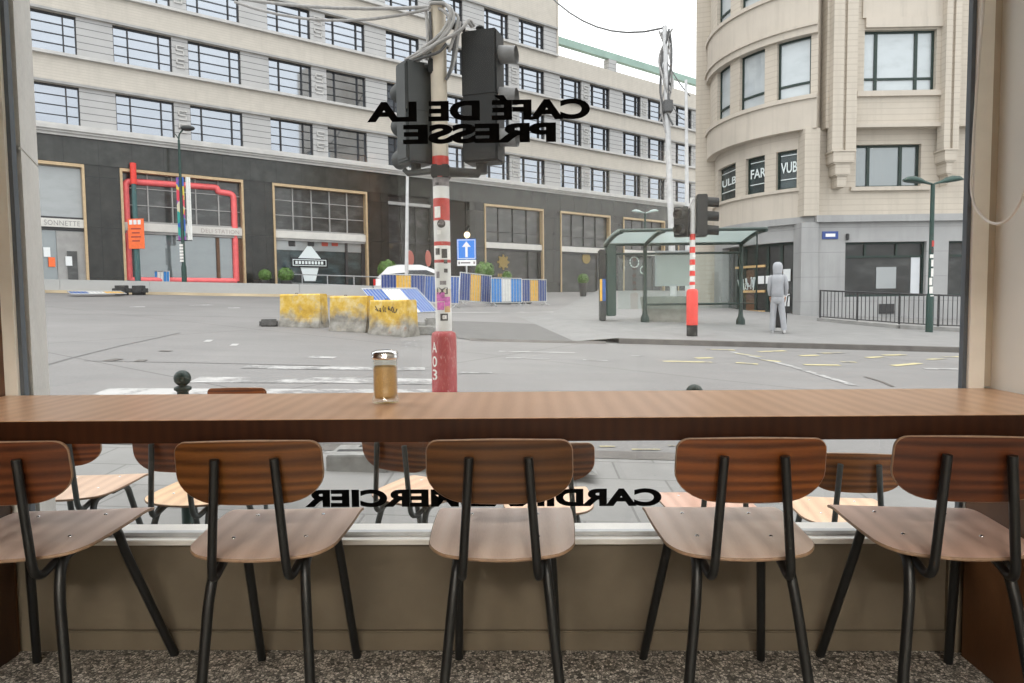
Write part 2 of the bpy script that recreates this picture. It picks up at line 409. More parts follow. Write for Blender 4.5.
# ------------------------------------------------------------------ mesh builder
class MB:
    def __init__(s): s.v = []; s.f = []; s.mi = []; s.sm = []; s.cur = 0; s.X = Matrix.Identity(4)
    def mat(s, k): s.cur = k; return s
    def add(s, vs, fs, smooth=False):
        b = len(s.v)
        s.v += [tuple(s.X @ Vector(p)) for p in vs]
        for f in fs:
            s.f.append(tuple(b+i for i in f)); s.mi.append(s.cur); s.sm.append(smooth)
        return s
    def box(s, x0, x1, y0, y1, z0, z1, c=0.0):
        if c <= 0:
            vs = [(x, y, z) for z in (z0, z1) for y in (y0, y1) for x in (x0, x1)]
            s.add(vs, [(0, 2, 3, 1), (4, 5, 7, 6), (0, 1, 5, 4), (2, 6, 7, 3), (0, 4, 6, 2), (1, 3, 7, 5)])
        else:
            bm = bmesh.new(); bmesh.ops.create_cube(bm, size=1)
            for v in bm.verts: v.co = Vector(((x0+x1)/2+v.co.x*(x1-x0), (y0+y1)/2+v.co.y*(y1-y0), (z0+z1)/2+v.co.z*(z1-z0)))
            bmesh.ops.bevel(bm, geom=bm.edges[:], offset=c, segments=2, affect='EDGES')
            bm.verts.index_update()
            s.add([v.co[:] for v in bm.verts], [tuple(v.index for v in f.verts) for f in bm.faces]); bm.free()
        return s
    def rings(s, rings, closed=True, cap=True, smooth=True):
        n = len(rings[0]); vs = [p for r in rings for p in r]; fs = []
        for i in range(len(rings)-1):
            for j in range(n if closed else n-1):
                k = (j+1) % n
                fs.append((i*n+j, i*n+k, (i+1)*n+k, (i+1)*n+j))
        s.add(vs, fs, smooth)
        if cap:
            s.add(rings[0], [tuple(reversed(range(n)))]); s.add(rings[-1], [tuple(range(n))])
        return s
    def cyl(s, p, q, r0, r1=None, n=12, cap=True):
        r1 = r0 if r1 is None else r1
        p, q = Vector(p), Vector(q); d = (q-p).normalized()
        a = d.orthogonal().normalized(); b = d.cross(a)
        rg = [[c+(a*math.cos(t)+b*math.sin(t))*r for t in [2*PI*k/n for k in range(n)]] for c, r in ((p, r0), (q, r1))]
        return s.rings(rg, True, cap)
    def lathe(s, prof, n=20, o=(0, 0, 0), cap=True):
        o = Vector(o)
        rg = [[o+Vector((max(r, 1e-4)*math.cos(t), max(r, 1e-4)*math.sin(t), z)) for t in [2*PI*k/n for k in range(n)]] for r, z in prof]
        return s.rings(rg, True, cap)
    def sphere(s, c, r, n=14, sx=1, sy=1, sz=1):
        c = Vector(c)
        rg = []
        for i in range(n//2+1):
            a = -PI/2+PI*i/(n//2); rr = max(math.cos(a), .001)*r
            rg.append([c+Vector((rr*math.cos(t)*sx, rr*math.sin(t)*sy, r*math.sin(a)*sz)) for t in [2*PI*k/n for k in range(n)]])
        return s.rings(rg, True, True)
    def tube(s, pts, r, n=10, bend=0.0, seg=6, cap=True):
        pts = [Vector(p) for p in pts]
        if bend > 0 and len(pts) > 2:
            o = [pts[0]]
            for i in range(1, len(pts)-1):
                a, b, c = pts[i-1], pts[i], pts[i+1]
                l = min(bend, (a-b).length*.48, (c-b).length*.48)
                p0 = b+(a-b).normalized()*l; p1 = b+(c-b).normalized()*l
                for k in range(seg+1):
                    t = k/seg; o.append(p0*(1-t)**2+b*2*t*(1-t)+p1*t*t)
            o.append(pts[-1]); pts = o
        d0 = (pts[1]-pts[0]).normalized(); a = d0.orthogonal().normalized(); rg = []
        for i, p in enumerate(pts):
            d = (pts[min(i+1, len(pts)-1)]-pts[max(i-1, 0)]).normalized()
            a = (a-d*a.dot(d)).normalized(); b = d.cross(a)
            rr = r[i] if isinstance(r, (list, tuple)) else r
            rg.append([p+(a*math.cos(t)+b*math.sin(t))*rr for t in [2*PI*k/n for k in range(n)]])
        return s.rings(rg, True, cap)
    def slab(s, outline, t, warp, rings=6, edge=None):
        """sheet with a 2D outline, thickness t, bent by warp(a, b, c) -> 3D"""
        n = len(outline)
        cx = sum(p[0] for p in outline)/n; cy = sum(p[1] for p in outline)/n
        def layer(c):
            return [[warp(cx+(x-cx)*k/rings, cy+(y-cy)*k/rings, c) for x, y in outline] for k in range(1, rings+1)]
        keep = s.cur
        for c, flip in ((t/2, False), (-t/2, True)):
            L = layer(c); ctr = warp(cx, cy, c)
            vs = [ctr]+[p for r in L for p in r]; fs = []
            for j in range(n): fs.append((0, 1+j, 1+(j+1) % n))
            for k in range(rings-1):
                for j in range(n):
                    a, b = 1+k*n+j, 1+k*n+(j+1) % n
                    fs.append((a, a+n, b+n, b))
            if flip: fs = [tuple(reversed(f)) for f in fs]
            s.add(vs, fs, True)
        if edge is not None: s.cur = edge
        e = .25*t
        sc = lambda x, y, d: (x+(x-cx)/max(1e-6, math.hypot(x-cx, y-cy))*d, y+(y-cy)/max(1e-6, math.hypot(x-cx, y-cy))*d)
        prof = [(t/2, 0), (t*.3, e), (-t*.3, e), (-t/2, 0)]
        s.rings([[warp(*sc(x, y, d), c) for x, y in outline] for c, d in reversed(prof)], True, False)
        s.cur = keep
        return s
    def poly(s, pts, z0=None, z1=None):
        """prism over a plan polygon, or a flat face if no heights are given"""
        n = len(pts)
        if z0 is None: return s.add(pts, [tuple(range(n))])
        vs = [(x, y, z0) for x, y in pts]+[(x, y, z1) for x, y in pts]
        fs = [tuple(reversed(range(n))), tuple(range(n, 2*n))]+[(i, (i+1) % n, n+(i+1) % n, n+i) for i in range(n)]
        return s.add(vs, fs)
    def build(s, name, mats, parent=None, loc=None, rot=None):
        me = bpy.data.meshes.new(name)
        me.from_pydata(s.v, [], s.f)
        if not isinstance(mats, (list, tuple)): mats = [mats]
        for m in mats: me.materials.append(M[m] if isinstance(m, str) else m)
        me.polygons.foreach_set('material_index', s.mi); me.polygons.foreach_set('use_smooth', s.sm)
        bm = bmesh.new(); bm.from_mesh(me); bmesh.ops.recalc_face_normals(bm, faces=bm.faces); bm.to_mesh(me); bm.free()
        me.update()
        o = bpy.data.objects.new(name, me); C.objects.link(o)
        if loc is not None: o.location = loc
        if rot is not None: o.rotation_euler = rot
        if parent is not None: o.parent = parent
        return o

def tag(o, label=None, cat=None, group=None, kind=None):
    for k, v in (('label', label), ('category', cat), ('group', group), ('kind', kind)):
        if v: o[k] = v
    return o

def thing(name, label, cat, loc=(0, 0, 0), rz=0.0, group=None):
    o = bpy.data.objects.new(name, None); C.objects.link(o); o.empty_display_size = .05
    o.location = loc; o.rotation_euler = (0, 0, rz)
    return tag(o, label, cat, group)

def struct(o): return tag(o, kind='structure')

def text_mesh(body, size_x, cap_h, bold=0.0, depth=.0, mirror=False, spacing=1.0):
    """lettering as a flat mesh: left edge at 0, baseline at 0, scaled to width size_x and cap height cap_h; in the XZ plane"""
    cu = bpy.data.curves.new('lettering', 'FONT'); cu.body = body; cu.offset = bold; cu.space_character = spacing; cu.resolution_u = 6
    cu.extrude = 0.0; cu.fill_mode = 'FRONT'
    ob = bpy.data.objects.new('lettering', cu); C.objects.link(ob)
    bpy.context.view_layer.update()
    me = bpy.data.meshes.new_from_object(ob.evaluated_get(bpy.context.evaluated_depsgraph_get()))
    bpy.data.objects.remove(ob)
    co = [v.co.copy() for v in me.vertices]
    x0 = min(c.x for c in co); x1 = max(c.x for c in co)
    h = .729 + bold*2   # cap height of the built-in face
    y0 = -bold
    vs = []
    for c in co:
        x = (c.x-x0)/(x1-x0)*size_x
        if mirror: x = size_x-x
        vs.append((x, 0, (c.y-y0)/h*cap_h))
    fs = [tuple(p.vertices) for p in me.polygons]
    bpy.data.meshes.remove(me)
    mb = MB()
    if depth:
        mb.add(vs, fs); mb.add([(x, y+depth, z) for x, y, z in vs], fs)
        cnt = {}
        for f in fs:
            for i in range(len(f)):
                e = (f[i], f[(i+1) % len(f)]); cnt[tuple(sorted(e))] = cnt.get(tuple(sorted(e)), 0)+1
        ed = [e for e, c in cnt.items() if c == 1]; n = len(vs)
        mb.add(vs+[(x, y+depth, z) for x, y, z in vs], [(a, b, b+n, a+n) for a, b in ed])
    else: mb.add(vs, fs)
    return mb

def rrect(w, h, r, n=5):
    """rounded rectangle outline centred at 0, counter clockwise; r is (bl, br, tr, tl)"""
    o = []
    for (cx, cy, a0, rr) in ((-w/2, -h/2, 180, r[0]), (w/2, -h/2, 270, r[1]), (w/2, h/2, 0, r[2]), (-w/2, h/2, 90, r[3])):
        sx = 1 if cx < 0 else -1; sy = 1 if cy < 0 else -1
        for k in range(n+1):
            a = R_(a0+90*k/n)
            o.append((cx+sx*rr+rr*math.cos(a), cy+sy*rr+rr*math.sin(a)))
    return o

def densify(o, step):
    r = []
    for i, p in enumerate(o):
        q = o[(i+1) % len(o)]
        d = math.hypot(q[0]-p[0], q[1]-p[1]); k = max(1, int(d/step))
        for j in range(k): r.append((p[0]+(q[0]-p[0])*j/k, p[1]+(q[1]-p[1])*j/k))
    return r

# ================================================================== THE ROOM
DW = 1.925                                   # window wall
XL, XR = -1.505, 1.289                       # side walls
BACK = -4.2; CEIL = 2.75
struct(MB().box(XL-.1, XR+.1, BACK, DW+.02, -.1, 0).build('floor', 'terrazzo'))
struct(MB().box(XL-.1, XR+.1, BACK, DW+.3, CEIL, CEIL+.1).build('ceiling', 'ceiling'))
struct(MB().box(XL-.12, XL, BACK, DW+.04, 0, CEIL).build('wall_left', 'panel_wood'))
struct(MB().box(XR, XR+.12, BACK, DW+.04, 0, CEIL).build('wall_right', 'wall_beige'))
struct(MB().box(XL-.1, XR+.1, BACK-.1, BACK, 0, CEIL).build('wall_back', 'wall_beige'))
# apron wall under the window: a recessed panel between two stiles, a base board and a sill
w = MB()
w.box(XL, XR, DW+.012, DW+.12, -.3, .326)
w.box(XL, XL+.125, DW, DW+.012, 0, .32); w.box(XR-.10, XR, DW, DW+.012, 0, .32)
struct(w.build('wall_front', 'wall_dark'))
w = MB(); w.box(XL+.125, XR-.10, DW-.004, DW+.012, 0.004, .062, .003)
struct(w.build('baseboard_front', 'wall_dark'))
struct(MB().box(XL, XR, DW-.026, DW+.12, .326, .341, .002).build('trim_1', 'ledge_white'))
# head of the window and the house wall above it
w = MB(); w.box(XL-1.5, XR+1.5, DW, DW+.25, 2.45, 11); w.box(XL-2.5, XL-.75, DW+.045, DW+.25, -.3, 2.45); w.box(XR+.2, XR+2.5, DW+.045, DW+.25, -.3, 2.45)
struct(w.build('wall_facade', 'wall_beige'))
# window frame and pane
win = bpy.data.objects.new('window_1', None); C.objects.link(win); struct(win)
f = MB()
f.box(XL, XL+.037, DW-.004, DW+.034, .341, 2.45); f.box(XR-.062, XR-.019, DW-.004, DW+.034, .341, 2.45)
f.box(XL+.037, XR-.062, DW, DW+.034, 2.40, 2.45)
f.build('window_frame', 'frame_beige', win)
g = MB()
g.box(XL+.037, XL+.049, DW+.006, DW+.024, .341, 2.40); g.box(XR-.073, XR-.062, DW+.006, DW+.024, .341, 2.40)
g.build('window_gasket', 'gasket', win)
g = MB(); g.box(XL+.05, XR-.078, DW+.004, DW+.024, .341, .354); g.build('window_bead', 'galv', win)
g = MB(); g.add([(XL+.05, DW+.016, .354), (XR-.073, DW+.016, .354), (XR-.073, DW+.016, 2.4), (XL+.05, DW+.016, 2.4)], [(0, 1, 2, 3)])
g.build('window_pane', 'glass', win)
# jamb at the right, between frame and side wall
struct(MB().box(XR-.019, XR, DW-.003, DW+.034, .765, 2.45).build('trim_2', 'jamb_tan'))
# concrete pier outside, left of the pane: its splayed side faces the street
p = MB()
pe_ = at(50, 395, 2.24).x
plan = [(XL+.046, DW+.046), (pe_, 2.24), (pe_-.5, 2.24), (pe_-.5, DW+.05), (XL-.1, DW+.046)]
p.poly(plan, -.3, 1.47); p.poly(plan, 1.476, 4.0); p.poly([(x-.005, y-.0) for x, y in plan], 1.46, 1.48)
struct(p.build('pillar_left', 'pillar_concrete'))
# lettering on the glass, read from the street, so mirrored from here
YG = DW+.0145
def decal(name, body, x0, x1, z, cap, label, sp=1.0, bold=.05):
    o = text_mesh(body, x1-x0, cap, bold, 0, True, sp).build(name, 'decal', None, (x0, YG, z), (0, 0, 0))
    return tag(o, label, 'lettering', None)
dx = .0
decal('window_lettering', 'CAFÉ DE LA', at(367, 118, YG).x, at(590, 115, YG).x, 1.521, .0585, 'upper line of black letters high on the window glass, mirrored seen from inside')
decal('window_lettering', 'PRESSE', at(403, 139, YG).x, at(556, 138, YG).x, 1.459, .0565, 'short second line of black letters under the café name on the window glass')
decal('window_lettering', 'CARDINAL MERCIER', at(305, 508, YG).x, at(661.5, 507, YG).x, .4245, .054, 'long line of mirrored black letters low on the window glass behind the chairs', 1.02)

# the counter: worktop and the two wooden end panels that carry it
c = thing('window_counter', 'long orange-brown wooden counter running along the café window', 'counter', (0, DW-.22, 0))
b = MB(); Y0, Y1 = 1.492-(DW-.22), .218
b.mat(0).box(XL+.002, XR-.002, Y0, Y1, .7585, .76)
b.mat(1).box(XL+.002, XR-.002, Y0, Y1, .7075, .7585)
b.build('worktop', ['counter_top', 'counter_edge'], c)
for side, x0, x1 in (('l', XL+.003, XL+.012), ('r', XR-.072, XR-.003)):
    b = MB(); b.box(x0, x1, Y0+.02, Y1-.02, .001, .7065, .002); b.build('end_panel', 'panel_wood', c)
    if side == 'r': sx = x0
s = thing('power_socket', 'black double power socket on the wooden end panel right of the chairs', 'socket', (sx-.0005, 1.60, .19))
b = MB(); b.box(-.012, 0, -.045, .045, -.045, .045, .004); b.build('socket_plate', 'socket_black', s)
b = MB(); b.cyl((-.0125, 0, .0), (-.0165, 0, .0), .024, .022, 20); b.build('socket_face', 'dark_metal', s)
b = MB(); b.box(-.013, .0, -.05, .05, .046, .05, .001); b.build('socket_rim', 'galv', s)

# sugar pourer on the counter
jp = Vector((-.366, 1.735, .7603))
j = thing('sugar_shaker', 'glass sugar shaker with a chrome lid, full of brown sugar, on the counter', 'shaker', jp)
b = MB(); b.lathe([(.0, .001), (.033, .001), (.0345, .004), (.0345, .010), (.031, .016), (.0305, .022), (.0315, .05), (.0315, .108), (.031, .116), (.0300, .116), (.0300, .02), (.027, .012), (.0, .010)], 28, (0, 0, 0), False)
b.build('jar', 'jar_glass', j)
b = MB(); b.lathe([(.0, .0125), (.0265, .0125), (.0292, .022), (.0292, .090), (.026, .094), (0, .096)], 26, (0, 0, 0), False)
b.build('brown_sugar', 'sugar', j)
b = MB(); b.lathe([(.0325, .112), (.0345, .113), (.035, .118), (.0335, .120), (.0345, .124), (.033, .130), (.026, .134), (.012, .1355), (.0, .1355)], 28, (0, 0, 0), False)
b.build('lid', 'chrome', j)

# cord of a blind at the right wall
b = MB()
pts = [(at(984, 0, 1.86)+Vector((0, 0, .0)))+Vector((0, 0, .55)), at(984, 0, 1.86), at(979, 60, 1.86), at(974, 130, 1.86), at(971, 190, 1.86), at(975, 208, 1.83), at(986, 221, 1.79), at(998, 225, 1.74), at(1010, 219, 1.69), at(1022, 200, 1.64), at(1034, 150, 1.60)]
pts = [Vector((min(p.x, XR-.006), p.y, p.z)) for p in pts]
b.tube(pts+[pts[-1]+Vector((0, 0, .8))], .0035, 8, .06)
tag(b.build('blind_cord', 'cord_white'), 'white looped blind cord hanging beside the window at the right wall', 'cord')

# added downstand, out of view, keeping lamp reflections off the window glass
struct(MB().box(XL, XR, -1.1, -.9, 2.08, CEIL).build('added_baffle', 'ceiling'))
for x in (-.95, -.1, .75):  # unseen lamps added as fill to brighten chair backs and seats
    y = -2.7
    l = thing('fill_lamp', 'round flush fill lamp added on the café ceiling', 'lamp', (x, y, CEIL), 0, 'added fill lamps on the ceiling')
    MB().cyl((0, 0, -.05), (0, 0, 0), .30, .31, 24).build('fill_lamp_rim', 'white_paint', l)
    MB().cyl((0, 0, -.055), (0, 0, -.05), .28, .28, 24).build('fill_lamp_disc', 'fill_glow', l)
    ld = bpy.data.lights.new('fill_light', 'AREA'); ld.shape = 'DISK'; ld.size = .56; ld.energy = FILL_W; ld.color = (1, .95, .86)
    lo = bpy.data.objects.new('fill_light', ld); C.objects.link(lo); lo.location = (x, y, CEIL-.06)

# ------------------------------------------------------------------ chairs
def back_outline():
    W, H = .159, .142                       # half width, height
    o = []
    def corner(cx, cy, rx, ry, a0, n=8):
        for k in range(n+1):
            a = R_(a0+90*k/n); o.append((cx+rx*math.cos(a), cy+ry*math.sin(a)))
    corner(-W+.088, -H/2+.070, .088, .062, 180); corner(W-.088, -H/2+.070, .088, .062, 270)   # lower corners sweep in long curves
    corner(W-.026, H/2-.024, .026, .024, 0, 5); corner(-W+.026, H/2-.024, .026, .024, 90, 5)
    r = []
    for x, y in densify(o, .012):
        u = x/W
        y2 = y-(.006*(1-u*u) if y < -.02 else 0)+(.004*(1-u*u) if y > .04 else 0)
        r.append((x*(1+.02*(-.2-y/H)), y2))
    return r
def seat_outline():
    base = rrect(.350, .34, (.05, .05, .012, .012), 6)
    o = []
    for x, y in densify(base, .015):
        u = x/.175
        t = (y+.17)/.34
        k = .93+.07*t + .03*math.sin(PI*max(0, min(1, t)))
        y2 = y - (.030*(1-u*u) if y < -.05 else 0) + (.006*(1-u*u) if y > .1 else 0)
        o.append((x*k, y2))
    return o
BO, SO = back_outline(), seat_outline()

def make_chair(label, group, loc, rz, tint_back, tint_seat, front=.155, rear=.15, tube='black_tube', lean=0.0):
    """local axes: +y is where the sitter looks; the origin is on the floor under the seat"""
    ch = thing('plywood_chair', label, 'chair', loc, R_(rz), group)
    ZS = .458
    def sw(a, b_, c):
        z = ZS + c - .010*max(0, (b_-.09)/.08)**2 - .004*max(0, (-b_-.11)/.06)**2 + .05*(a*a)
        return Vector((a, b_, z))
    m = MB(); m.slab(SO, .008, sw, 8, 1); o = m.build('seat', ['seat_wood', 'ply_edge'], ch); o.color = (*tint_seat, 1)
    BZ, BY = .647, -.213
    def bw(a, b_, c):
        return Vector((a, BY + c*.98 + .62*a*a - .16*b_, BZ + b_ + c*.12))
    m = MB(); m.slab(BO, .0085, bw, 7, 1); o = m.build('backrest', ['back_wood', 'ply_edge'], ch); o.color = (*tint_back, 1)
    for s in (-1, 1):
        m = MB(); r = .0098
        top = Vector((s*.063, BY-.0165-.16*.037+.62*.0031, BZ+.038))
        knee = Vector((s*.083, -.225, .405))
        pts = [top+Vector((0, .006, .004)), top, knee, Vector((s*.088, -.13, .432)), Vector((s*.090, .05, .4375))]
        m.tube([pts[1], knee, pts[3], pts[4]], r, 10, .05, 7)
        m.build('back_tube', tube, ch)
        # leg pair: rear and front leg bent from one tube, a flattened run under the seat between them
        m = MB()
        m.tube([Vector((s*.098, .0, .4345)), Vector((s*.100, -.152, .4335)), Vector((s*.108, -.180, .36)), Vector((s*rear, -.235, .0))], .0117, 10, .045, 7)
        m.build('leg', tube, ch)
        m = MB()
        m.tube([Vector((s*.112, -.03, .4345)), Vector((s*.115, .075, .4335)), Vector((s*.122, .098, .36)), Vector((s*front, .222, .0))], .0117, 10, .045, 7)
        m.build('leg', tube, ch)
        for yy in (-.085, .085):
            m = MB(); zz = sw(s*.085, yy, .005).z
            m.lathe([(0, .0022), (.003, .0018), (.0048, 0), (.0048, -.002)], 10, (s*.085, yy, zz)); m.build('rivet', 'chrome', ch)
    return ch

IN = 'plywood chairs at the window counter'
YC = 1.665
make_chair('plywood chair with reddish brown backrest at the left end of the window counter', IN, (-1.20, YC, 0), 6, (.95, .62, .62), (1.02, .94, .92), .19, .15)
make_chair('plywood chair with golden brown backrest, second from the left end of the counter', IN, (-.622, YC, 0), 3, (1.15, .95, .7), (1.08, .98, .93), .135, .13)
make_chair('plywood chair with dark zebra-grained backrest in the middle of the counter', IN, (-.064, YC, 0), 0, (.78, .70, .62), (1.22, 1.18, 1.16), .14, .145)
make_chair('plywood chair with orange brown backrest, second from the right end of the counter', IN, (.480, YC, 0), -1, (1.35, .9, .55), (1.22, 1.16, 1.12), .165, .15)
make_chair('plywood chair with deep red-brown backrest beside the wooden end panel with the socket', IN, (.968, YC, 0), -6, (.85, .52, .5), (1.0, .82, .76), .17, .15)

# ================================================================== THE STREET
def gsheet(pts, off):
    return [(x, y, gz(x, y)+off) for x, y in pts]
def split4(x0, x1, y0, y1, off):
    m = MB(); m.add(gsheet([(x0, y0), (x1, y0), (x1, y1), (x0, y1)], off), [(0, 1, 2, 3)]); return m
m = MB()
ys = [5.30, 14, 90]
for a, b_ in zip(ys[:-1], ys[1:]): m.add(gsheet([(-90, a), (60, a), (60, b_), (-90, b_)], 0), [(0, 1, 2, 3)])
m.add(gsheet([(-90, 4), (60, 4), (60, 5.3), (-90, 5.3)], 0), [(0, 1, 2, 3)])
struct(m.build('street', 'road'))
m = MB()
m.add(gsheet([(-12, DW+.1), (12, DW+.1), (12, 4), (-12, 4)], .012)+gsheet([(12, 5.12), (-12, 5.12)], .012), [(0, 1, 2, 3), (3, 2, 4, 5)])
struct(m.build('pavement', 'paving'))
m = MB(); v0 = gsheet([(-12, 5.12), (12, 5.12), (12, 5.34), (-12, 5.34)], .016)
m.add(v0, [(0, 1, 2, 3)]); m.add([v0[3], v0[2], (12, 5.34, v0[2][2]-.1), (-12, 5.34, v0[3][2]-.1)], [(0, 1, 2, 3)])
struct(m.build('kerb_near', 'kerb_dark'))
# raised pavement on the far right with its kerb
KH = .10
kl = ground(618, 343); kr = ground(960, 352); kd = (kr-kl).normalized()
K0 = (kl.x, kl.y); K1 = (kl.x+kd.x*30, kl.y+kd.y*30)
far = ground(548, 318)
side = [(K0[0], K0[1]), (K1[0], K1[1]), (K1[0], 60), (far.x+6.0, 60), (far.x, far.y)]
m = MB(); m.add(gsheet(side, KH), [(0, 1, 2, 3, 4)])
struct(m.build('sidewalk', 'sidewalk'))
m = MB()
nrm = Vector((kd.y, -kd.x, 0)).normalized()
a = [(K0[0], K0[1]), (K1[0], K1[1])]; o_ = [(x+nrm.x*.12, y+nrm.y*.12) for x, y in a]
vs = gsheet(a, KH+.004)+gsheet(o_, KH+.002)+gsheet(o_, -.05)
m.add(vs, [(0, 1, 3, 2), (2, 3, 5, 4)])
a = [(K0[0], K0[1]), (far.x, far.y)]; o_ = [(x-.9, y) for x, y in a]
vs = gsheet(a, KH)+gsheet(o_, .01)
struct(m.build('kerb_far', 'kerb_dark'))
m = MB(); m.add(vs, [(0, 1, 3, 2)]); struct(m.build('kerb_side', 'sidewalk'))
# darker tarmac ramp left of that pavement, with its broken edge
q = [ground(*p) for p in ((470, 340), (540, 342), (612, 343), (600, 338), (552, 325), (480, 322), (430, 321), (430, 335))]
m = MB(); m.add([(p.x, p.y, p.z+.012) for p in q], [tuple(range(len(q)))])
struct(m.build('street_tarmac', 'asphalt_dark'))
m = MB()
e0, e1, e2 = ground(470, 341), ground(545, 343), ground(606, 344)
for p, q2 in ((e0, e1), (e1, e2)):
    m.add([(p.x, p.y, p.z+.002), (q2.x, q2.y, q2.z+.002), (q2.x, q2.y+.06, q2.z+.05), (p.x, p.y+.06, p.z+.05)], [(0, 1, 2, 3)])
struct(m.build('kerb_edge', 'kerb_dark'))

def stripe(px, wid, off=.006):
    """a painted line through survey points"""
    m = MB(); P = [ground(*p) for p in px]
    L, Rr = [], []
    for i, p in enumerate(P):
        d = (P[min(i+1, len(P)-1)]-P[max(i-1, 0)]); n = Vector((-d.y, d.x, 0)).normalized()*wid/2
        for lst, s in ((L, 1), (Rr, -1)):
            x, y = p.x+s*n.x, p.y+s*n.y; lst.append((x, y, gz(x, y)+off))
    n = len(P); m.add(L+Rr, [(i, i+1, n+i+1, n+i) for i in range(n-1)])
    return m
W_, Y_ = [], []
for px, wd in (([(244, 367), (330, 368.5), (425, 369)], .28), ([(194, 380), (330, 380.5), (432, 382)], .42), ([(100, 392), (235, 392.5), (432, 393)], .42),
               ([(499, 351.5), (575, 353)], .10), ([(506, 358), (550, 359)], .08), ([(583, 360), (608, 361)], .10), ([(631, 355.5), (642, 356.5)], .14), ([(460, 373), (492, 373)], .12),
               ([(732, 352), (790, 366), (855, 386)], .12), ([(450, 312.5), (600, 312), (700, 311.5)], .30), ([(925, 369), (960, 369.5)], .14), ([(130, 307), (145, 307)], .35), ([(190, 305.5), (212, 305)], .35), ([(228, 308), (240, 308)], .35), ([(205, 341), (212, 341)], .35), ([(231, 345), (238, 345)], .3), ([(310, 357), (335, 358)], .2)):
    W_.append(struct(stripe(px, wd).build('road_marking', 'paint_white')))
for px in ([(663, 361.5), (712, 362.5)], [(696, 358.5), (712, 358)], [(706, 349.5), (735, 350.5)], [(737, 353.5), (760, 357)], [(736, 363), (758, 364.5)], [(758, 352), (785, 351)], [(762, 360), (780, 362)],
           [(800, 356), (818, 355.5)], [(818, 353.5), (844, 353)], [(804, 365), (840, 365.5)], [(841, 362), (856, 362.5)], [(867, 358), (882, 357)], [(883, 355.5), (905, 355)], [(893, 366), (920, 363.5)], [(929, 360), (944, 358.5)], [(943, 357), (960, 357)],
           [(548, 449.5), (564, 449.5)], [(572, 450), (585, 450)], [(632, 450), (660, 450)], [(668, 446), (676, 446)], [(600, 447), (615, 447)]):
    y = px[0][1]
    Y_.append(struct(stripe(px, .13 if y < 400 else .035, .007).build('road_marking', 'paint_yellow')))
for px, wd in (([(47, 365), (72, 358), (120, 346), (180, 333)], .05), ([(84, 361), (200, 363), (330, 366)], .03), ([(46, 314), (300, 318)], .04)):
    struct(stripe(px, wd, .004).build('road_joint_trim', 'asphalt_dark'))
for px, wd in (([(108, 360), (118, 360.5)], .25), ([(136, 361), (146, 361)], .2), ([(160, 351), (171, 351.5)], .12), ([(865, 377), (882, 382), (893, 387)], .05)):
    struct(stripe(px, wd, .008).build('road_patch_trim', 'kerb_dark'))

# ------------------------------------------------------------------ the long office building
FA = R_(90-50.5); FO = Vector((-18.7786, 30.0, 0))
U = Vector((math.cos(FA), math.sin(FA), 0)); NIN = Vector((-math.sin(FA), math.cos(FA), 0))
fb = thing('office_building', 'long pale office building across the street with rows of windows over black shopfronts', 'building', FO, FA)
def fx(px, py=200, off=0.0):
    """distance along the facade of a sight line"""
    d = ray(px, py); n = NIN
    P0 = FO + NIN*off
    t = ((P0-CAM).dot(n))/d.dot(n); p = CAM+d*t
    return (p-FO).dot(U), p.z
ROWS = [(8.72, 10.38), (11.70, 13.36), (14.65, 16.22), (17.54, 19.18)]
WIN = [(-5.8, -3.45), (-2.95, -.59), (.78, 3.16), (3.86, 6.26), (7.63, 9.86), (10.68, 12.96), (14.26, 16.4), (17.3, 19.5), (21.1, 23.01), (23.86, 26.01), (27.41, 29.44), (30.26, 32.26), (33.63, 35.62), (36.42, 38.42), (39.76, 41.79), (42.6, 44.6)]
S0, S1, ST = -9.0, 50.0, 27.15
def span(row): return ST if row == 3 else S1
m = MB(); rows_ends = [(8.30, 8.72), (10.38, 11.70), (13.36, 14.65), (16.22, 17.54)]
for a, b_ in rows_ends: m.box(S0, S1, 0, .5, a, b_)
m.box(S0, ST, 0, .5, 19.18, 24); m.box(S0, S1, .5, 10, 8.3, 17.5); m.box(S0, ST, .5, 10, 17.5, 24)
m.build('stone_wall', 'brick_cream', fb)
# piers between the windows, one by one
wins_by_row = []
for r, (za, zb) in enumerate(ROWS):
    ws = [w_ for w_ in WIN if w_[1] <= (27 if r == 3 else 60)]
    if r == 3: ws = ws[5:]
    if r == 2: ws = ws[2:]
    wins_by_row.append(ws)
    edges = [(-9 if r < 2 else ws[0][0]-4)] + [e for w_ in ws for e in w_] + [span(r)]
    for k in range(0, len(edges), 2):
        a, b_ = edges[k], edges[k+1]
        if b_-a > .05:
            pr_ = MB().box(a, b_, .03, .5, za, zb).build('pier', 'pier_stone', fb)
            if b_-a < 1.0 and r < 3:
                xm = (a+b_)/2; hw = (b_-a)*.26
                for zc_ in (za+.52, za+1.12):
                    m = MB(); m.box(xm-hw, xm+hw, -.02, .03, zc_+.16, zc_+.22); m.box(xm-hw, xm+hw, -.02, .03, zc_-.22, zc_-.16); m.box(xm-hw, xm-hw+.06, -.02, .03, zc_-.03, zc_+.17); m.box(xm+hw-.06, xm+hw, -.02, .03, zc_-.17, zc_+.03); m.box(xm-hw, xm+hw, -.02, .03, zc_-.03, zc_+.03)
                    m.build('relief', 'stone_sill', pr_)
    m = MB(); m.box(S0, span(r), -.16, .06, za-.13, za); m.build('sill_course', 'stone_sill', fb)
    m = MB(); m.box(S0, span(r), -.10, .06, zb+.02, zb+.13); m.build('hood_course', 'stone_grey', fb)
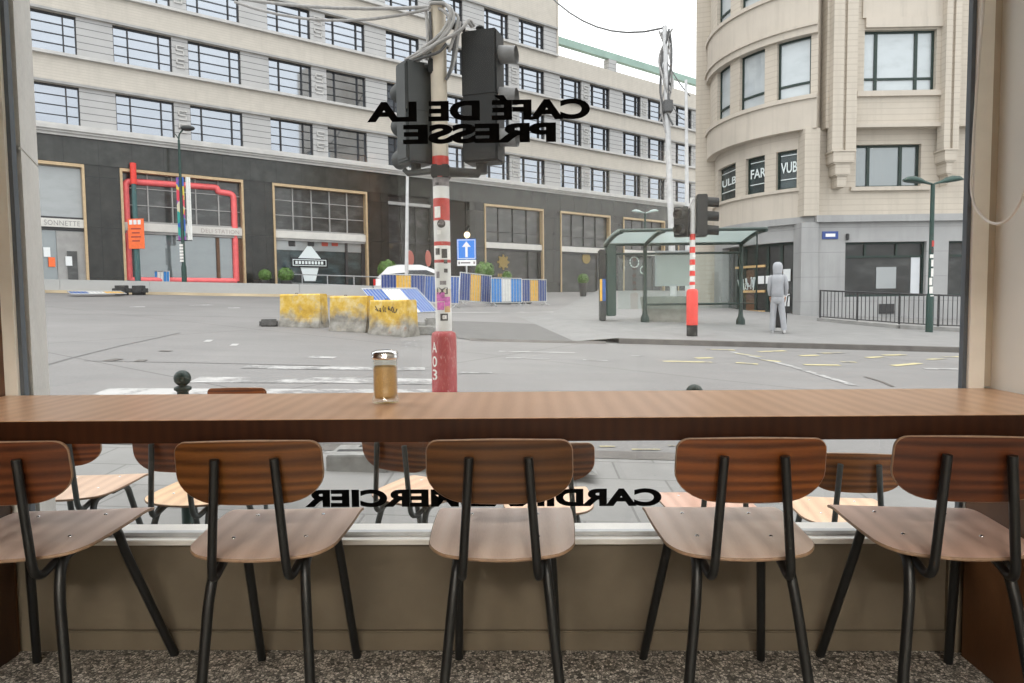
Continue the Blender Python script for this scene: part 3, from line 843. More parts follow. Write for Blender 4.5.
for r, (za, zb) in enumerate(ROWS):
    for k, (a, b_) in enumerate(wins_by_row[r]):
        o = MB(); W = b_-a; y = .17; t = .045
        o.box(a, b_, y-.05, y+.05, zb-.05, zb); o.box(a, b_, y-.05, y+.05, za, za+.04); o.box(a, a+.035, y-.05, y+.05, za+.04, zb-.05); o.box(b_-.04, b_, y-.05, y+.05, za+.04, zb-.05)
        cuts = ((.25, .78) if k % 2 == 0 else (.22, .80)) if a < 20 else (.20, .80)
        for c_ in cuts: o.box(a+W*c_-.02, a+W*c_+.02, y-.05, y+.04, za+.05, zb-.07)
        for q_ in (.25, .5, .75): o.box(a+.05, b_-.06, y-.02, y+.03, za+(zb-za)*q_-.007, za+(zb-za)*q_+.007)
        wf = o.build('window', 'dark_metal', fb)
        g = MB(); g.box(a+.02, b_-.02, y+.055, y+.07, za+.02, zb-.02); g.build('pane', 'pane', wf)
# relief blocks on some piers
# cornice above the black ground floor
m = MB(); m.box(S0, S1, -.34, 0, 8.44, 8.60); m.box(S0, S1, -.26, 0, 8.34, 8.44); m.box(S0, S1, -.18, 0, 8.22, 8.34)
m.build('cornice', 'stone_sill', fb)
m = MB(); m.box(S0, S1, -.08, .5, 7.12, 8.22); m.build('granite_fascia', 'granite', fb)
FR = [(-5.6, -.55), (.80, 6.15), (7.59, 12.83), (20.85, 25.76), (27.28, 32.2), (33.58, 38.35), (40.0, 44.6)]
gaps = [(S0, -5.6), (-.55, .80), (6.15, 7.59), (12.83, 14.15), (16.95, 18.2), (19.75, 20.85), (25.76, 27.28), (32.2, 33.58), (38.35, 40.0), (44.6, S1)]
for a, b_ in gaps: MB().box(a, b_, -.04, .5, .4, 7.12).build('granite_pier', 'granite_pier', fb)
# dark wall behind all the shopfronts
MB().box(S0, S1, .9, 10, .4, 8.3).build('inner_wall', 'dark_metal', fb)
for k, (a, b_) in enumerate(FR):
    m = MB(); t = .10
    m.box(a, a+t, -.10, .35, .6, 7.10); m.box(b_-t, b_, -.10, .35, .6, 7.10); m.box(a+t, b_-t, -.10, .35, 6.97, 7.10)
    sf = m.build('shopfront', 'brass', fb)
    za, zb = 4.36, 4.72
    m = MB(); m.box(a+t, b_-t, .0, .34, za, zb); m.build('sign_band', 'sign_cream', sf)
    up = 'curtain_pane' if k == 0 else 'shop_pane'
    lo = {0: 'shop_pane_light', 1: 'shop_pane_light'}.get(k, 'teal_pane' if k == 2 else 'shop_dark')
    m = MB(); m.box(a+t, b_-t, .22, .25, zb, 6.97); m.build('upper_pane', up, sf)
    m = MB(); m.box(a+t, b_-t, .22, .25, .6, za); m.build('lower_pane', lo, sf)
    m = MB(); W = b_-a-2*t
    nx = 2 if k == 0 else 5 if k < 3 else 4
    for i in range(1, nx): x = a+t+W*i/nx; m.box(x-.03, x+.03, .15, .22, zb, 6.97)
    if k in (1, 2):
        for q_ in (.36, .7): m.box(a+t, b_-t, .16, .22, zb+(6.97-zb)*q_-.02, zb+(6.97-zb)*q_+.02)
    if k > 2: m.box(a+t, b_-t, .16, .22, zb+.68, zb+.74)
    m.box(a+t, b_-t, .12, .22, zb, zb+.09); m.box(a+t, b_-t, .05, .22, za-.12, za)
    m.build('glazing_bars', 'dark_metal' if k not in (1, 2) else 'stone_grey', sf)
    m = MB()
    for q_ in ((.34,) if k == 0 else (.78,)):
        x = a+t+W*q_; m.box(x-.07, x+.07, .12, .22, .6, za-.12)
        if k: m.box(b_-t-.22, b_-t, .12, .22, .6, za-.12)
    m.build('door_frame', 'brown_door' if k == 1 else 'dark_metal', sf)
    if k == 0:
        x0, x1 = fx(44, 222)[0], fx(80, 224)[0]
        o = text_mesh('SONNETTE', x1-x0, .22, 0, 0, False, 1.1).build('lettering', 'letter_grey', sf, (x0, -.006, 4.43))
        m = MB(); x = fx(60, 250)[0]; m.box(x-.1, b_-t, .1, .22, .6, 4.2); m.build('door_surround', 'stone_grey', sf)
        m = MB(); m.box(x+.25, b_-t-.3, .06, .1, .6, 3.35); m.build('shop_door', 'shop_pane', sf)
        for pxx, pyy, mm in ((47, 252, 'paper'), (52, 262, 'orange'), (69, 261, 'paper')):
            xx, zz = fx(pxx, pyy); MB().box(xx-.12, xx+.12, .04, .06, zz-.2, zz+.2).build('notice', mm, sf)
    if k == 1:
        x0, x1 = fx(201, 228)[0], fx(239, 231)[0]
        text_mesh('DELI STATION', x1-x0, .20, .0, 0, False, 1.05).build('lettering', 'letter_red', sf, (x0, -.006, 4.43))
        # coral tube that frames the window
        e = []
        for pxx, pyy in ((129.5, 279), (129.5, 181.5), (217, 187.5), (218, 192), (233.5, 194), (233.5, 279.5), (129.5, 279.5)):
            xx, zz = fx(pxx, pyy, .17); e.append(Vector((xx, .17, zz)))
        e[0].z = e[6].z = e[5].z = 2.12; e[5].x = e[4].x; e[1].x = e[0].x = e[6].x
        m = MB(); m.tube(e[:6], .145, 8, .25, 5); m.tube([e[5], e[6]], .145, 8); m.build('coral_tube', 'coral', sf)
    if k == 2:
        cx, cz = fx(311, 262)
        m = MB(); m.mat(0)
        m.add([(cx, .165, cz+.98), (cx+.62, .165, cz+.2), (cx-.62, .165, cz+.2)], [(0, 1, 2)])
        m.add([(cx-.50, .20, cz-.28), (cx+.50, .20, cz-.28), (cx+.30, .20, cz-1.0), (cx-.30, .20, cz-1.0)], [(0, 1, 2, 3)])
        m.mat(1); m.box(cx-1.0, cx+1.0, .17, .20, cz-.28, cz+.22)
        m.mat(0); m.box(cx-.92, cx+.92, .165, .17, cz-.2, cz+.14); m.mat(1); m.box(cx-.88, cx+.88, .16, .165, cz-.16, cz+.10)
        for i in range(9): m.mat(0).box(cx-.78+i*.175, cx-.66+i*.175, .155, .16, cz-.11, cz+.05)
        m.build('shop_emblem', ['letter_white', 'car_glass'], sf)
        m = MB(); m.box(a+t, b_-t, .17, .22, za-.60, za-.12); m.build('awning_strip', 'curtain_pane', sf)
        for pxx, mm in ((293, 'dark_metal'), (312, 'dark_metal'), (326, 'dark_red'), (336, 'dark_red')):
            xx, zz = fx(pxx, 243); m = MB(); m.box(xx-.18, xx+.18, .14, .17, zz-.16, zz+.16, .02); m.build('window_picture', mm, sf)
    if k == 3:
        cx, cz = fx(505, 262)
        m = MB(); m.cyl((cx, .20, cz), (cx, .16, cz), .36, .36, 20)
        for i in range(8):
            q_ = 2*PI*i/8; m.box(cx+math.cos(q_)*.42-.07, cx+math.cos(q_)*.42+.07, .165, .195, cz+math.sin(q_)*.42-.07, cz+math.sin(q_)*.42+.07)
        for i in range(5): m.box(cx-.45+i*.19, cx-.33+i*.19, .165, .195, cz-.95, cz-.75)
        m.build('shop_emblem', 'gold', sf)
    if k == 4:
        cx, cz = fx(588, 258); m = MB(); m.cyl((cx, .20, cz), (cx, .16, cz), .40, .40, 18); m.build('shop_emblem', 'gold', sf)
    if k == 5:
        m = MB()
        for pxx, pyy, rr in ((622, 268, .45), (636, 262, .5), (645, 270, .35)):
            cx, cz = fx(pxx, pyy)
            for i in range(10):
                q0, q1 = 2*PI*i/10, 2*PI*(i+.7)/10
                m.tube([(cx+math.cos(q0)*rr, .17, cz+math.sin(q0)*rr*.8), (cx+math.cos(q1)*rr, .17, cz+math.sin(q1)*rr*.8)], .05, 6)
        m.build('shop_emblem', 'letter_white', sf)
# frameless bay beside the entrance, and the entrance recess
m = MB(); m.box(14.15, 16.95, -.02, .2, 6.55, 6.72); bay = m.build('bay_lintel', 'stone_grey', fb)
MB().box(14.15, 16.95, .25, .3, .6, 7.12).build('bay_pane', 'shop_pane', fb)
m = MB()
for x in (15.1, 16.05): m.box(x-.035, x+.035, .16, .25, .6, 6.55)
m.box(14.15, 16.95, .16, .25, 4.4, 4.5); m.build('bay_bars', 'dark_metal', fb)
# green beam on stone posts along the roof edge of the lower half
m = MB(); m.box(ST, S1, .0, .35, 18.32, 18.80); m.build('roof_beam', 'copper_green', fb)
for s_ in (32.7, 39.25, 45.5): MB().box(s_-.55, s_+.25, .0, .5, 17.5, 18.32).build('roof_post', 'pier_stone', fb)
m = MB(); m.box(ST-.02, ST+.12, -.03, .5, 17.5, 24); m.build('corner_strip', 'brick_cream', fb)

# ------------------------------------------------------------------ the cream corner building
cb = thing('corner_building', 'cream stone corner building with a curved bay of windows, on the right', 'building', (0, 0, 0))
CC = Vector((12.6, 28.2, 0)); YF = 24.0
A0, A1 = R_(160), R_(235)
def arc(r, a0, a1, n=24): return [(CC.x+r*math.cos(a0+(a1-a0)*k/n), CC.y+r*math.sin(a0+(a1-a0)*k/n)) for k in range(n+1)]
def ring_wall(name, ro, ri, a0, a1, z0, z1, mm, n=24, parent=cb):
    p = arc(ro, a0, a1, n)+list(reversed(arc(ri, a0, a1, n)))
    m = MB(); k = n+1
    vs = [(x, y, z0) for x, y in p]+[(x, y, z1) for x, y in p]; q = len(p); fs = []
    for i in range(q): j = (i+1) % q; fs.append((i, j, q+j, q+i))
    for i in range(n): fs.append((i, i+1, q-2-i, q-1-i)); fs.append((q+i, q+i+1, q+q-2-i, q+q-1-i))
    m.add(vs, fs); return m.build(name, mm, parent)
def ang(px, py, r):
    """angle at which a sight line meets the round wall"""
    d = ray(px, py); d2 = Vector((d.x, d.y)); o2 = Vector((0-CC.x, 0-CC.y))
    A = d2.dot(d2); B = 2*d2.dot(o2); Cq = o2.dot(o2)-r*r; D = B*B-4*A*Cq
    t = (-B-math.sqrt(max(D, 0)))/(2*A); p = o2+d2*t
    q = math.atan2(p.y, p.x)
    return q if q > 0 else q+2*PI
RW = 4.78; RS = 5.12; RI = 4.2
TOP = 22.0
# round part: ground floor, belt, sill bands, spandrels
E0 = R_(238)
ring_wall('stone_base', RW, RI, A0, E0, 3.05, 3.75, 'blue_stone')
ring_wall('belt_course', RW+.16, RI, A0, E0, 3.66, 3.90, 'blue_stone')
ring_wall('parapet_band', RW+.02, RI, A0, E0, 3.90, 4.86, 'smooth_cream')
ring_wall('sill_band', RW+.10, RI, A0, E0, 4.86, 4.98, 'smooth_cream')
ring_wall('lintel_band', RW, RI, A0, E0, 6.40, 7.0, 'smooth_cream')
ring_wall('spandrel', RS, RI, R_(165), E0, 7.0, 8.05, 'smooth_cream')
ring_wall('sill_band', RS+.07, RI, R_(165), E0, 8.05, 8.2, 'smooth_cream')
ring_wall('hood_band', RS+.03, RI, R_(165), E0, 10.36, 10.62, 'smooth_cream')
ring_wall('hood_band', RS+.10, RI, R_(165), E0, 10.62, 10.72, 'smooth_cream')
ring_wall('spandrel', RS, RI, R_(165), E0, 10.72, 11.95, 'smooth_cream')
ring_wall('sill_band', RS+.07, RI, R_(165), E0, 11.95, 12.1, 'smooth_cream')
ring_wall('hood_band', RS, RI, R_(165), E0, 14.4, TOP, 'smooth_cream')
ring_wall('core_wall', RI+.05, 1.0, A0, E0, .2, TOP, 'dark_metal')
def zfix(o):
    f = lambda z: 1.018+(z-1.018)*(.978-.0023*(z-1.018)) if z > 1.018 else z
    for c_ in o.children:
        if c_.location.z != 0: c_.location.z = f(c_.location.z)
        else:
            for v in c_.data.vertices: v.co.z = f(v.co.z)
        zfix(c_)
def round_windows(z0, z1, wins, r, pw, bar=None, letters=None):
    aa = [(ang(a, y, r-.07), ang(b_, y, r-.02)) for a, b_, y in wins]
    edges = [A0+.0]+[e for w_ in aa for e in w_]+[E0]
    for k in range(0, len(edges), 2):
        if edges[k+1]-edges[k] > .01: ring_wall('pier', r, RI, edges[k], edges[k+1], z0, z1, 'tile_cream', 6)
    for k, (a, b_) in enumerate(aa):
        ro = r-.13
        fr = ring_wall('window', ro, ro-.08, a, b_, z0, z0+.07, 'green_dark', 4)
        for za, zb in ((z1-.07, z1),)+((((z0+bar-.04, z0+bar+.04)),) if bar else ()): ring_wall('window_bar', ro, ro-.08, a, b_, za, zb, 'green_dark', 4, fr)
        da = .06/ro
        ring_wall('window_stile', ro, ro-.08, a, a+da, z0+.07, z1-.07, 'green_dark', 1, fr); ring_wall('window_stile', ro, ro-.08, b_-da, b_, z0+.07, z1-.07, 'green_dark', 1, fr)
        ring_wall('pane', ro-.05, ro-.07, a, b_, z0+.05, z1-.05, pw, 4, fr)
        if letters:
            t_, cap = letters[k]; am = (a+b_)/2; ra = ro+.004
            wd = (b_-a)*ra*.80
            c0 = Vector((CC.x+ra*math.cos(am), CC.y+ra*math.sin(am), 0)); rz = am+PI/2
            ux = Vector((math.cos(rz), math.sin(rz), 0))
            p = c0-ux*wd*.42
            z = z0+.62
            o = text_mesh(t_, wd, cap, .02).build('window_lettering', 'letter_white', fr, (p.x, p.y, z), (0, 0, rz))
            m = MB()
            for zz in (z-.24, z+cap+.24): m.box(0, wd*1.08, -.004, .004, zz-.015, zz+.015)
            m.build('lettering_border', 'letter_white', fr, (p.x, p.y, 0), (0, 0, rz))
round_windows(4.98, 6.40, [(720, 736, 180), (747, 765, 175), (777, 797, 170)], RW, 'teal_pane', None, [('ULB', .30), ('FAR', .36), ('VUB', .40)])
round_windows(8.2, 10.36, [(719, 730.5, 90), (741, 765, 80), (778, 811, 70)], RS-.12, 'blind_pane', .52)
round_windows(12.1, 14.4, [(719, 731, 15), (742, 766, 5), (779, 812, 0)], RS-.12, 'blind_pane', .5)
# ground floor of the round part: grey stone with a wide glazed entrance
e0, e1 = ang(722, 280, RW), ang(793, 280, RW)
ring_wall('stone_base', RW, RI, A0, e0, .0, 3.05, 'blue_stone', 8)
ring_wall('stone_base', RW, RI, e1, E0, .0, 3.05, 'blue_stone', 8)
en = ring_wall('entrance', RW-.3, RW-.36, e0, e1, .2, .34, 'green_dark', 10)
ring_wall('entrance_pane', RW-.33, RW-.35, e0, e1, .3, 3.05, 'shop_dark', 10, en)
ring_wall('entrance_bar', RW-.3, RW-.36, e0, e1, 2.95, 3.05, 'green_dark', 10, en)
for q_ in (.02, .20, .36, .52, .68, .84, .98):
    a = e0+(e1-e0)*q_; ring_wall('entrance_bar', RW-.28, RW-.36, a-.012, a+.012, .34, 2.95, 'green_dark', 1, en)
ring_wall('entrance_leaf', RW-.285, RW-.32, e0+(e1-e0)*.37, e0+(e1-e0)*.51, .34, 2.1, 'brown_door', 3, en)
for z, a, b_ in ((2.18, .2, .66), (1.22, .3, .66), (.45, .3, .66)):
    ring_wall('batten', RW-.2, RW-.26, e0+(e1-e0)*a, e0+(e1-e0)*b_, z, z+.09, 'batten', 5, en)
for q_, z, h in ((.60, 1.55, .3), (.70, 1.55, .3), (.905, 1.62, .45), (.90, .7, .45)):
    a = e0+(e1-e0)*q_; ring_wall('notice', RW-.265, RW-.275, a-.03, a+.03, z, z+h, 'paper', 1, en)
# graffiti tag on the glass
m = MB(); random.seed(3)
a = e0+(e1-e0)*.40; c0 = Vector((CC.x+(RW-.25)*math.cos(a), CC.y+(RW-.25)*math.sin(a), 1.55)); ux = Vector((-math.sin(a), math.cos(a), 0))
for i in range(9):
    b0 = c0+ux*(-.42+i*.1); m.tube([b0+ux*random.uniform(-.1, .1)+Vector((0, 0, random.uniform(-.28, .28))) for _ in range(4)], .018, 5, .06, 3)
m.build('graffiti', 'letter_white', en)
# flat front: stone base, belt, walls, pilasters
XB = CC.x+RW*math.cos(E0)
X1 = 24.0
m = MB(); sx0, sx1, sx2 = at(845, 270, YF).x, at(926, 270, YF).x, at(948, 270, YF).x
m.box(XB-.1, sx0, YF, YF+.5, -.4, 3.66); m.box(sx1, sx2, YF, YF+.5, -.4, 3.66); m.box(sx0, sx1, YF, YF+.5, -.4, 1.02); m.box(sx0, sx1, YF, YF+.5, 2.95, 3.66); m.box(sx2, X1, YF, YF+.5, -.4, 1.02); m.box(sx2, X1, YF, YF+.5, 2.95, 3.66); m.box(sx2+3, X1, YF, YF+.5, 1.02, 2.95)
m.build('stone_base', 'blue_stone', cb)
MB().box(XB-.12, X1, YF-.16, YF+.3, 3.66, 3.90).build('belt_course', 'blue_stone', cb)
# stone corner post where the round and the flat part meet
cp0 = at(801, 270, YF-.1).x; cp1 = at(818, 270, YF-.1).x
m = MB(); m.box(cp0, cp1, YF-.10, YF+.6, -.4, 3.66); m.build('corner_post', 'blue_stone', cb)
m = MB(); m.box(at(805, 150, YF-.06).x, at(820, 150, YF-.06).x, YF-.06, YF+.6, 3.9, 7.0); m.build('corner_pier', 'tile_cream', cb)
wx0, wx1 = at(856, 160, YF+.3).x, at(921, 160, YF+.3).x
wy = YF+.3
m = MB()
m.box(XB, wx0, wy, YF+.7, 3.9, 7.0); m.box(wx1, X1, wy, YF+.7, 3.9, 7.0); m.box(wx0, wx1, wy, YF+.7, 3.9, 4.94); m.box(wx0, wx1, wy, YF+.7, 6.46, 7.0)
m.build('front_wall', 'tile_cream', cb)
MB().box(wx0-.2, wx1+.3, wy-.12, wy, 4.80, 4.94).build('window_sill', 'smooth_cream', cb)
ux0, ux1 = at(864, 60, YF+.02).x, at(936, 60, YF+.02).x
m = MB()
m.box(XB+.2, ux0, YF, YF+.7, 7.0, TOP); m.box(ux1, X1, YF, YF+.7, 7.0, TOP); m.box(ux0, ux1, YF, YF+.7, 7.0, 8.27); m.box(ux0, ux1, YF, YF+.7, 10.44, TOP)
m.build('front_wall', 'tile_cream', cb)
MB().box(ux0-.25, ux1+.3, YF-.10, YF, 8.08, 8.27).build('window_sill', 'smooth_cream', cb)
MB().box(ux0-.0, ux1+.15, YF-.10, YF, 10.5, 10.85).build('window_hood', 'smooth_cream', cb)
MB().box(wx0-.45, wx1+.55, YF-.12, wy, 6.98, 7.12).build('window_hood', 'smooth_cream', cb)
MB().box(ux0-.1, ux1+.4, YF-.06, YF, 10.85, TOP).build('spandrel_panel', 'smooth_cream', cb)
MB().box(XB, X1, YF+.7, YF+8, -.4, TOP).build('core_wall', 'dark_metal', cb)
def flat_window(x0, x1, y, z0, z1, cuts, bar, mm):
    o = MB(); t = .07
    o.box(x0, x1, y-.05, y+.03, z0, z0+t); o.box(x0, x1, y-.05, y+.03, z1-t, z1); o.box(x0, x0+t, y-.05, y+.03, z0+t, z1-t); o.box(x1-t, x1, y-.05, y+.03, z0+t, z1-t)
    for c_ in cuts: o.box(x0+(x1-x0)*c_-.05, x0+(x1-x0)*c_+.05, y-.05, y+.03, z0+t, z1-t)
    if bar: o.box(x0+t, x1-t, y-.045, y+.03, z0+bar-.04, z0+bar+.04)
    fr = o.build('window', 'green_dark', cb)
    MB().box(x0+.02, x1-.02, y, y+.02, z0+.02, z1-.02).build('pane', mm, fr)
    return fr
flat_window(ux0, ux1, YF+.2, 8.27, 10.44, (.19, .75), .48, 'blind_pane')
flat_window(wx0, wx1, wy+.2, 4.94, 6.46, (.22, .72), 0, 'shop_pane_light')
sh = flat_window(sx0, sx1, YF+.2, 1.02, 2.95, (), 1.42, 'shop_dark')
m = MB()
for c_ in (.27, .66): x = sx0+(sx1-sx0)*c_; m.box(x-.035, x+.035, YF+.15, YF+.2, 2.48, 2.9)
m.build('window_bar', 'green_dark', sh)
MB().box(sx1-.42, sx1-.12, YF+.17, YF+.2, 1.05, 2.4).build('white_strip', 'shade_white', sh)
m = MB()
for px, w_, h_, z_ in ((887, .38, .85, 1.3),): x = at(px, 280, YF+.18).x; m.box(x-w_, x+w_*.8, YF+.17, YF+.2, z_, z_+h_*.9)
m.build('poster', 'curtain_pane', sh)
flat_window(sx2, sx2+3, YF+.2, 1.02, 2.95, (.5,), 1.42, 'shop_dark')
MB().box(at(879, 315, YF-.02).x, at(894, 315, YF-.02).x, YF-.03, YF, .42, .76).build('cellar_grating', 'dark_metal', cb)
for x_, x2_ in ((833, 857), (945, 960)):
    a, b_ = at(x_, 100, YF-.3).x, at(x2_, 100, YF-.3).x; mid = (a+b_)/2
    m = MB(); m.box(a, mid-.05, YF-.30, YF+.1, 6.15, TOP); m.box(mid+.05, b_, YF-.30, YF+.1, 6.15, TOP); m.box(mid-.06, mid+.06, YF-.2, YF+.1, 6.15, TOP)
    pl = m.build('pilaster', 'tile_cream', cb)
    for k in range(3):
        m = MB(); e = .05+.1*k; m.box(a+e, b_-e, YF-.30+.07*k, wy+.05, 6.15-.42*(k+1), 6.15-.42*k-.04); m.box(a+e-.05, b_-e+.05, YF-.33+.07*k, wy+.05, 6.15-.42*k-.05, 6.15-.42*k); m.build('corbel', 'tile_cream', pl)
# narrow pier where the side wall goes on, left of the round bay
q_ = R_(166)
ring_wall('side_pier', RS+.46, RI, R_(150), R_(164), -.2, TOP, 'tile_cream', 4)
m = MB(); x_ = at(822, 235, YF).x; m.box(x_, at(838, 235, YF).x, YF-.03, YF, 3.07, 3.34, .006); pl = m.build('street_sign', 'navy_panel', cb)
m = MB(); m.box(x_+.11, x_+.44, YF-.036, YF-.03, 3.15, 3.26); m.build('sign_text', 'sign_white', pl)
m = MB(); m.box(at(845.5, 236, YF).x, at(848, 236, YF).x, YF-.12, YF, 3.02, 3.25, .02); m.build('wall_lamp', 'pot', cb)

zfix(cb)

# ================================================================== THINGS IN THE STREET
# ------------------------------------------------------------------ the near traffic light
PY = 5.3
px0 = at(441.5, 200, PY).x; gz0 = gz(px0, PY)
tl = thing('traffic_light', 'near red and white traffic light pole with stickers and two big black signal boxes', 'traffic light', (px0, PY, gz0))
H = at(437, 6, PY).z-gz0
def hz(y): return at(441, y, PY).z-gz0
lean = at(437, 6, PY).x-at(446, 390, PY).x
def lx(z): return lean*(z-1.5)/3.2*.6
def ptube(name, z0, z1, r, mm, parent=tl, n=20):
    return MB().cyl((lx(z0), 0, z0), (lx(z1), 0, z1), r, r, n).build(name, mm, parent)
RP = .062
pole = ptube('pole', .05, H, RP, 'pole_cream')
zs = hz(331)
m = MB(); m.lathe([(.105, .0), (.105, .05), (.098, .06), (.098, zs-.05), (.09, zs-.015), (.064, zs)], 24); sl = m.build('sleeve', 'scratched_red', tl)
for i, ch in enumerate('A03'):
    z = (hz(346), hz(360), hz(373))[i]-.045
    t_ = text_mesh(ch, .052, .085, .01)
    rr = .0995
    t_.v = [(rr*math.sin((x-.026)/rr-.72), -rr*math.cos((x-.026)/rr-.72), zz) for x, y, zz in t_.v]
    t_.build('lettering', 'sticker_white', sl, (0, 0, z))
for y0, y1, mm in ((199, 221, 'red_paint'), (242, 246, 'red_paint'), (260, 263, 'red_paint'), (157, 178, 'red_paint'), (178, 187, 'sticker_grey'), (187, 199, 'pole_white'), (221, 242, 'pole_white'), (263, 289, 'pole_white'), (246, 260, 'sticker_white'), (308, 331, 'pole_white')):
    z0, z1 = hz(y1), hz(y0)
    m = MB(); r = RP+.001
    m.rings([[Vector((lx(z)+r*math.cos(a), r*math.sin(a), z)) for a in [2*PI*k/24 for k in range(24)]] for z in (z0, z1)], True, False)
    m.build('painted_band', mm, pole)
def sticker(xpix, y, w, h, mm, rnd=False):
    m = MB(); r = RP+.0025; a0 = math.asin(max(-1, min(1, (xpix-443)/8.2)))
    z = hz(y); n = 8
    if rnd:
        ring = [(w/2*math.cos(2*PI*k/16), w/2*math.sin(2*PI*k/16)) for k in range(16)]
    else: ring = [(-w/2, -h/2), (-w/4, -h/2), (w/4, -h/2), (w/2, -h/2), (w/2, h/2), (w/4, h/2), (-w/4, h/2), (-w/2, h/2)]
    cen = (r*math.sin(a0)+lx(z), -r*math.cos(a0), z)
    vs = [cen]+[(r*math.sin(a0+x/r)+lx(z), -r*math.cos(a0+x/r), z+zz) for x, zz in ring]
    k = len(ring); m.add(vs, [(0, 1+i, 1+(i+1) % k) for i in range(k)])
    return m.build('sticker', mm, pole)
for a in ((439.5, 213, .055, .085, 'sticker_white'), (443.5, 224.5, .065, 0, 'sticker_dark', True), (444, 223.5, .035, 0, 'sticker_grey', True), (441, 233, .03, .03, 'sticker_white'), (439, 252, .04, .05, 'sticker_dark'), (446, 254, .045, .07, 'sticker_dark'),
          (447, 262, .03, .03, 'sticker_dark'), (447, 271, .03, .03, 'sticker_dark'), (444, 283, .05, .03, 'sticker_grey'), (443, 291, .09, .05, 'sticker_dark'), (441, 297, .07, .07, 'sticker_pink'), (448, 302, .05, .08, 'sticker_pink'), (441, 306, .06, .06, 'sticker_pink'),
          (448, 309, .05, .05, 'batten'), (444.5, 317, .06, .055, 'sticker_dark'), (445, 317, .03, .03, 'sticker_white'), (439, 275, .03, .05, 'sticker_grey'), (440, 185, .03, .02, 'sticker_dark')):
    sticker(*a)
def sbox(name, px_l, px_r, py_t, py_b, depth, rz, mm, yoff, parent=tl):
    xl, xr = at(px_l, 100, PY+yoff).x, at(px_r, 100, PY+yoff).x
    z0, z1 = at(450, py_b, PY+yoff).z-gz0, at(450, py_t, PY+yoff).z-gz0
    return xl-px0, xr-px0, z0, z1
# right box: seen from its back, three visors look away to the right
x0, x1, z0, z1 = sbox('s', 463, 503, 32, 163, .2, 0, '', 0)
w_ = x1-x0
m = MB(); m.box(-.14, .14, -.10, .10, z0, (z0+z1)/2-.003, .012); m.box(-.14, .14, -.10, .10, (z0+z1)/2+.003, z1, .012); m.box(-.13, .13, -.095, .095, z0+.02, z1-.02)
sb = m.build('signal_box', 'signal_black', tl, ((x0+x1)/2, .05, 0), (0, 0, R_(-16)))
for k in range(3):
    z = z1-.17-k*.31
    m = MB(); n = 18; rg = []
    for yy, rr in ((0, .068), (.13, .064)):
        rg.append([Vector((.14+yy, rr*math.cos(a), z+rr*math.sin(a)-yy*.12)) for a in [2*PI*i/n for i in range(n)]])
    m.rings(rg, True, False); rg2 = [[Vector((.14+yy, rr*math.cos(a), z+rr*math.sin(a)-yy*.12)) for a in [2*PI*i/n for i in range(n)]] for yy, rr in ((.13, .064), (.01, .062))]
    m.rings(rg2, True, False); m.build('visor', 'visor_grey', sb)
m = MB(); m.cyl((-.02, 0, z1), (-.02, 0, z1+.03), .03); m.sphere((-.02, 0, z1+.045), .034, 12, 1, 1, .6); m.build('signal_cap', 'signal_black', sb)
m = MB(); m.cyl((-.02, 0, z0-.075), (-.02, 0, z0), .045); m.build('signal_foot', 'signal_black', sb)
# left box: turned on its corner
x0, x1, z0, z1 = sbox('s', 395, 433, 62, 163, .2, 0, '', 0)
m = MB(); m.box(-.115, .115, -.09, .09, z0, (z0+z1)/2-.003, .012); m.box(-.115, .115, -.09, .09, (z0+z1)/2+.003, z1, .012); m.box(-.105, .105, -.085, .085, z0+.02, z1-.02)
for sx_ in (-1, 1): m.box(sx_*.118-.003, sx_*.118+.003, -.07, .07, z0+.03, z1-.03)
sb2 = m.build('signal_box', 'signal_grey', tl, ((x0+x1)/2, .04, 0), (0, 0, R_(38)))
for k in range(3):
    z = z1-.14-k*.26
    m = MB(); n = 18
    for ra, rb in (((0, .080), (.18, .074)), ((.18, .074), (.01, .072))):
        m.rings([[Vector((rr*math.cos(a), .09+yy, z+rr*math.sin(a)-yy*.12)) for a in [2*PI*i/n for i in range(n)]] for yy, rr in (ra, rb)], True, False)
    m.build('visor', 'signal_grey', sb2)
m = MB(); m.cyl((0, 0, z0-.06), (0, 0, z0), .04); m.build('signal_foot', 'signal_black', sb2)
# brackets
zc = hz(172)
m = MB(); m.box(-.07, .07, -.07, .07, zc-.05, zc+.05, .01); m.tube([(.05, 0, zc), (.28, .03, zc-.01), (.315, .05, zc+.04)], [.04, .035, .03], 10); m.build('bracket', 'signal_black', tl)
m = MB(); m.tube([(-.05, 0, zc+.01), (-.26, .03, zc+.0), (-.29, .04, zc+.03)], [.025, .025, .02], 10); m.build('bracket', 'signal_grey', tl)
zc = hz(67)
m = MB(); m.box(lx(zc)-.075, lx(zc)-.02, -.05, .05, zc-.055, zc+.055, .008); m.tube([(lx(zc)-.05, 0, zc), (-.20, .03, zc+.02)], .025, 8); m.build('bracket', 'signal_black', tl)
zc = hz(24)
m = MB(); m.tube([(lx(zc), 0, zc), (.10, .03, zc), (.20, .04, zc-.02)], .03, 8); m.build('bracket', 'signal_black', tl)
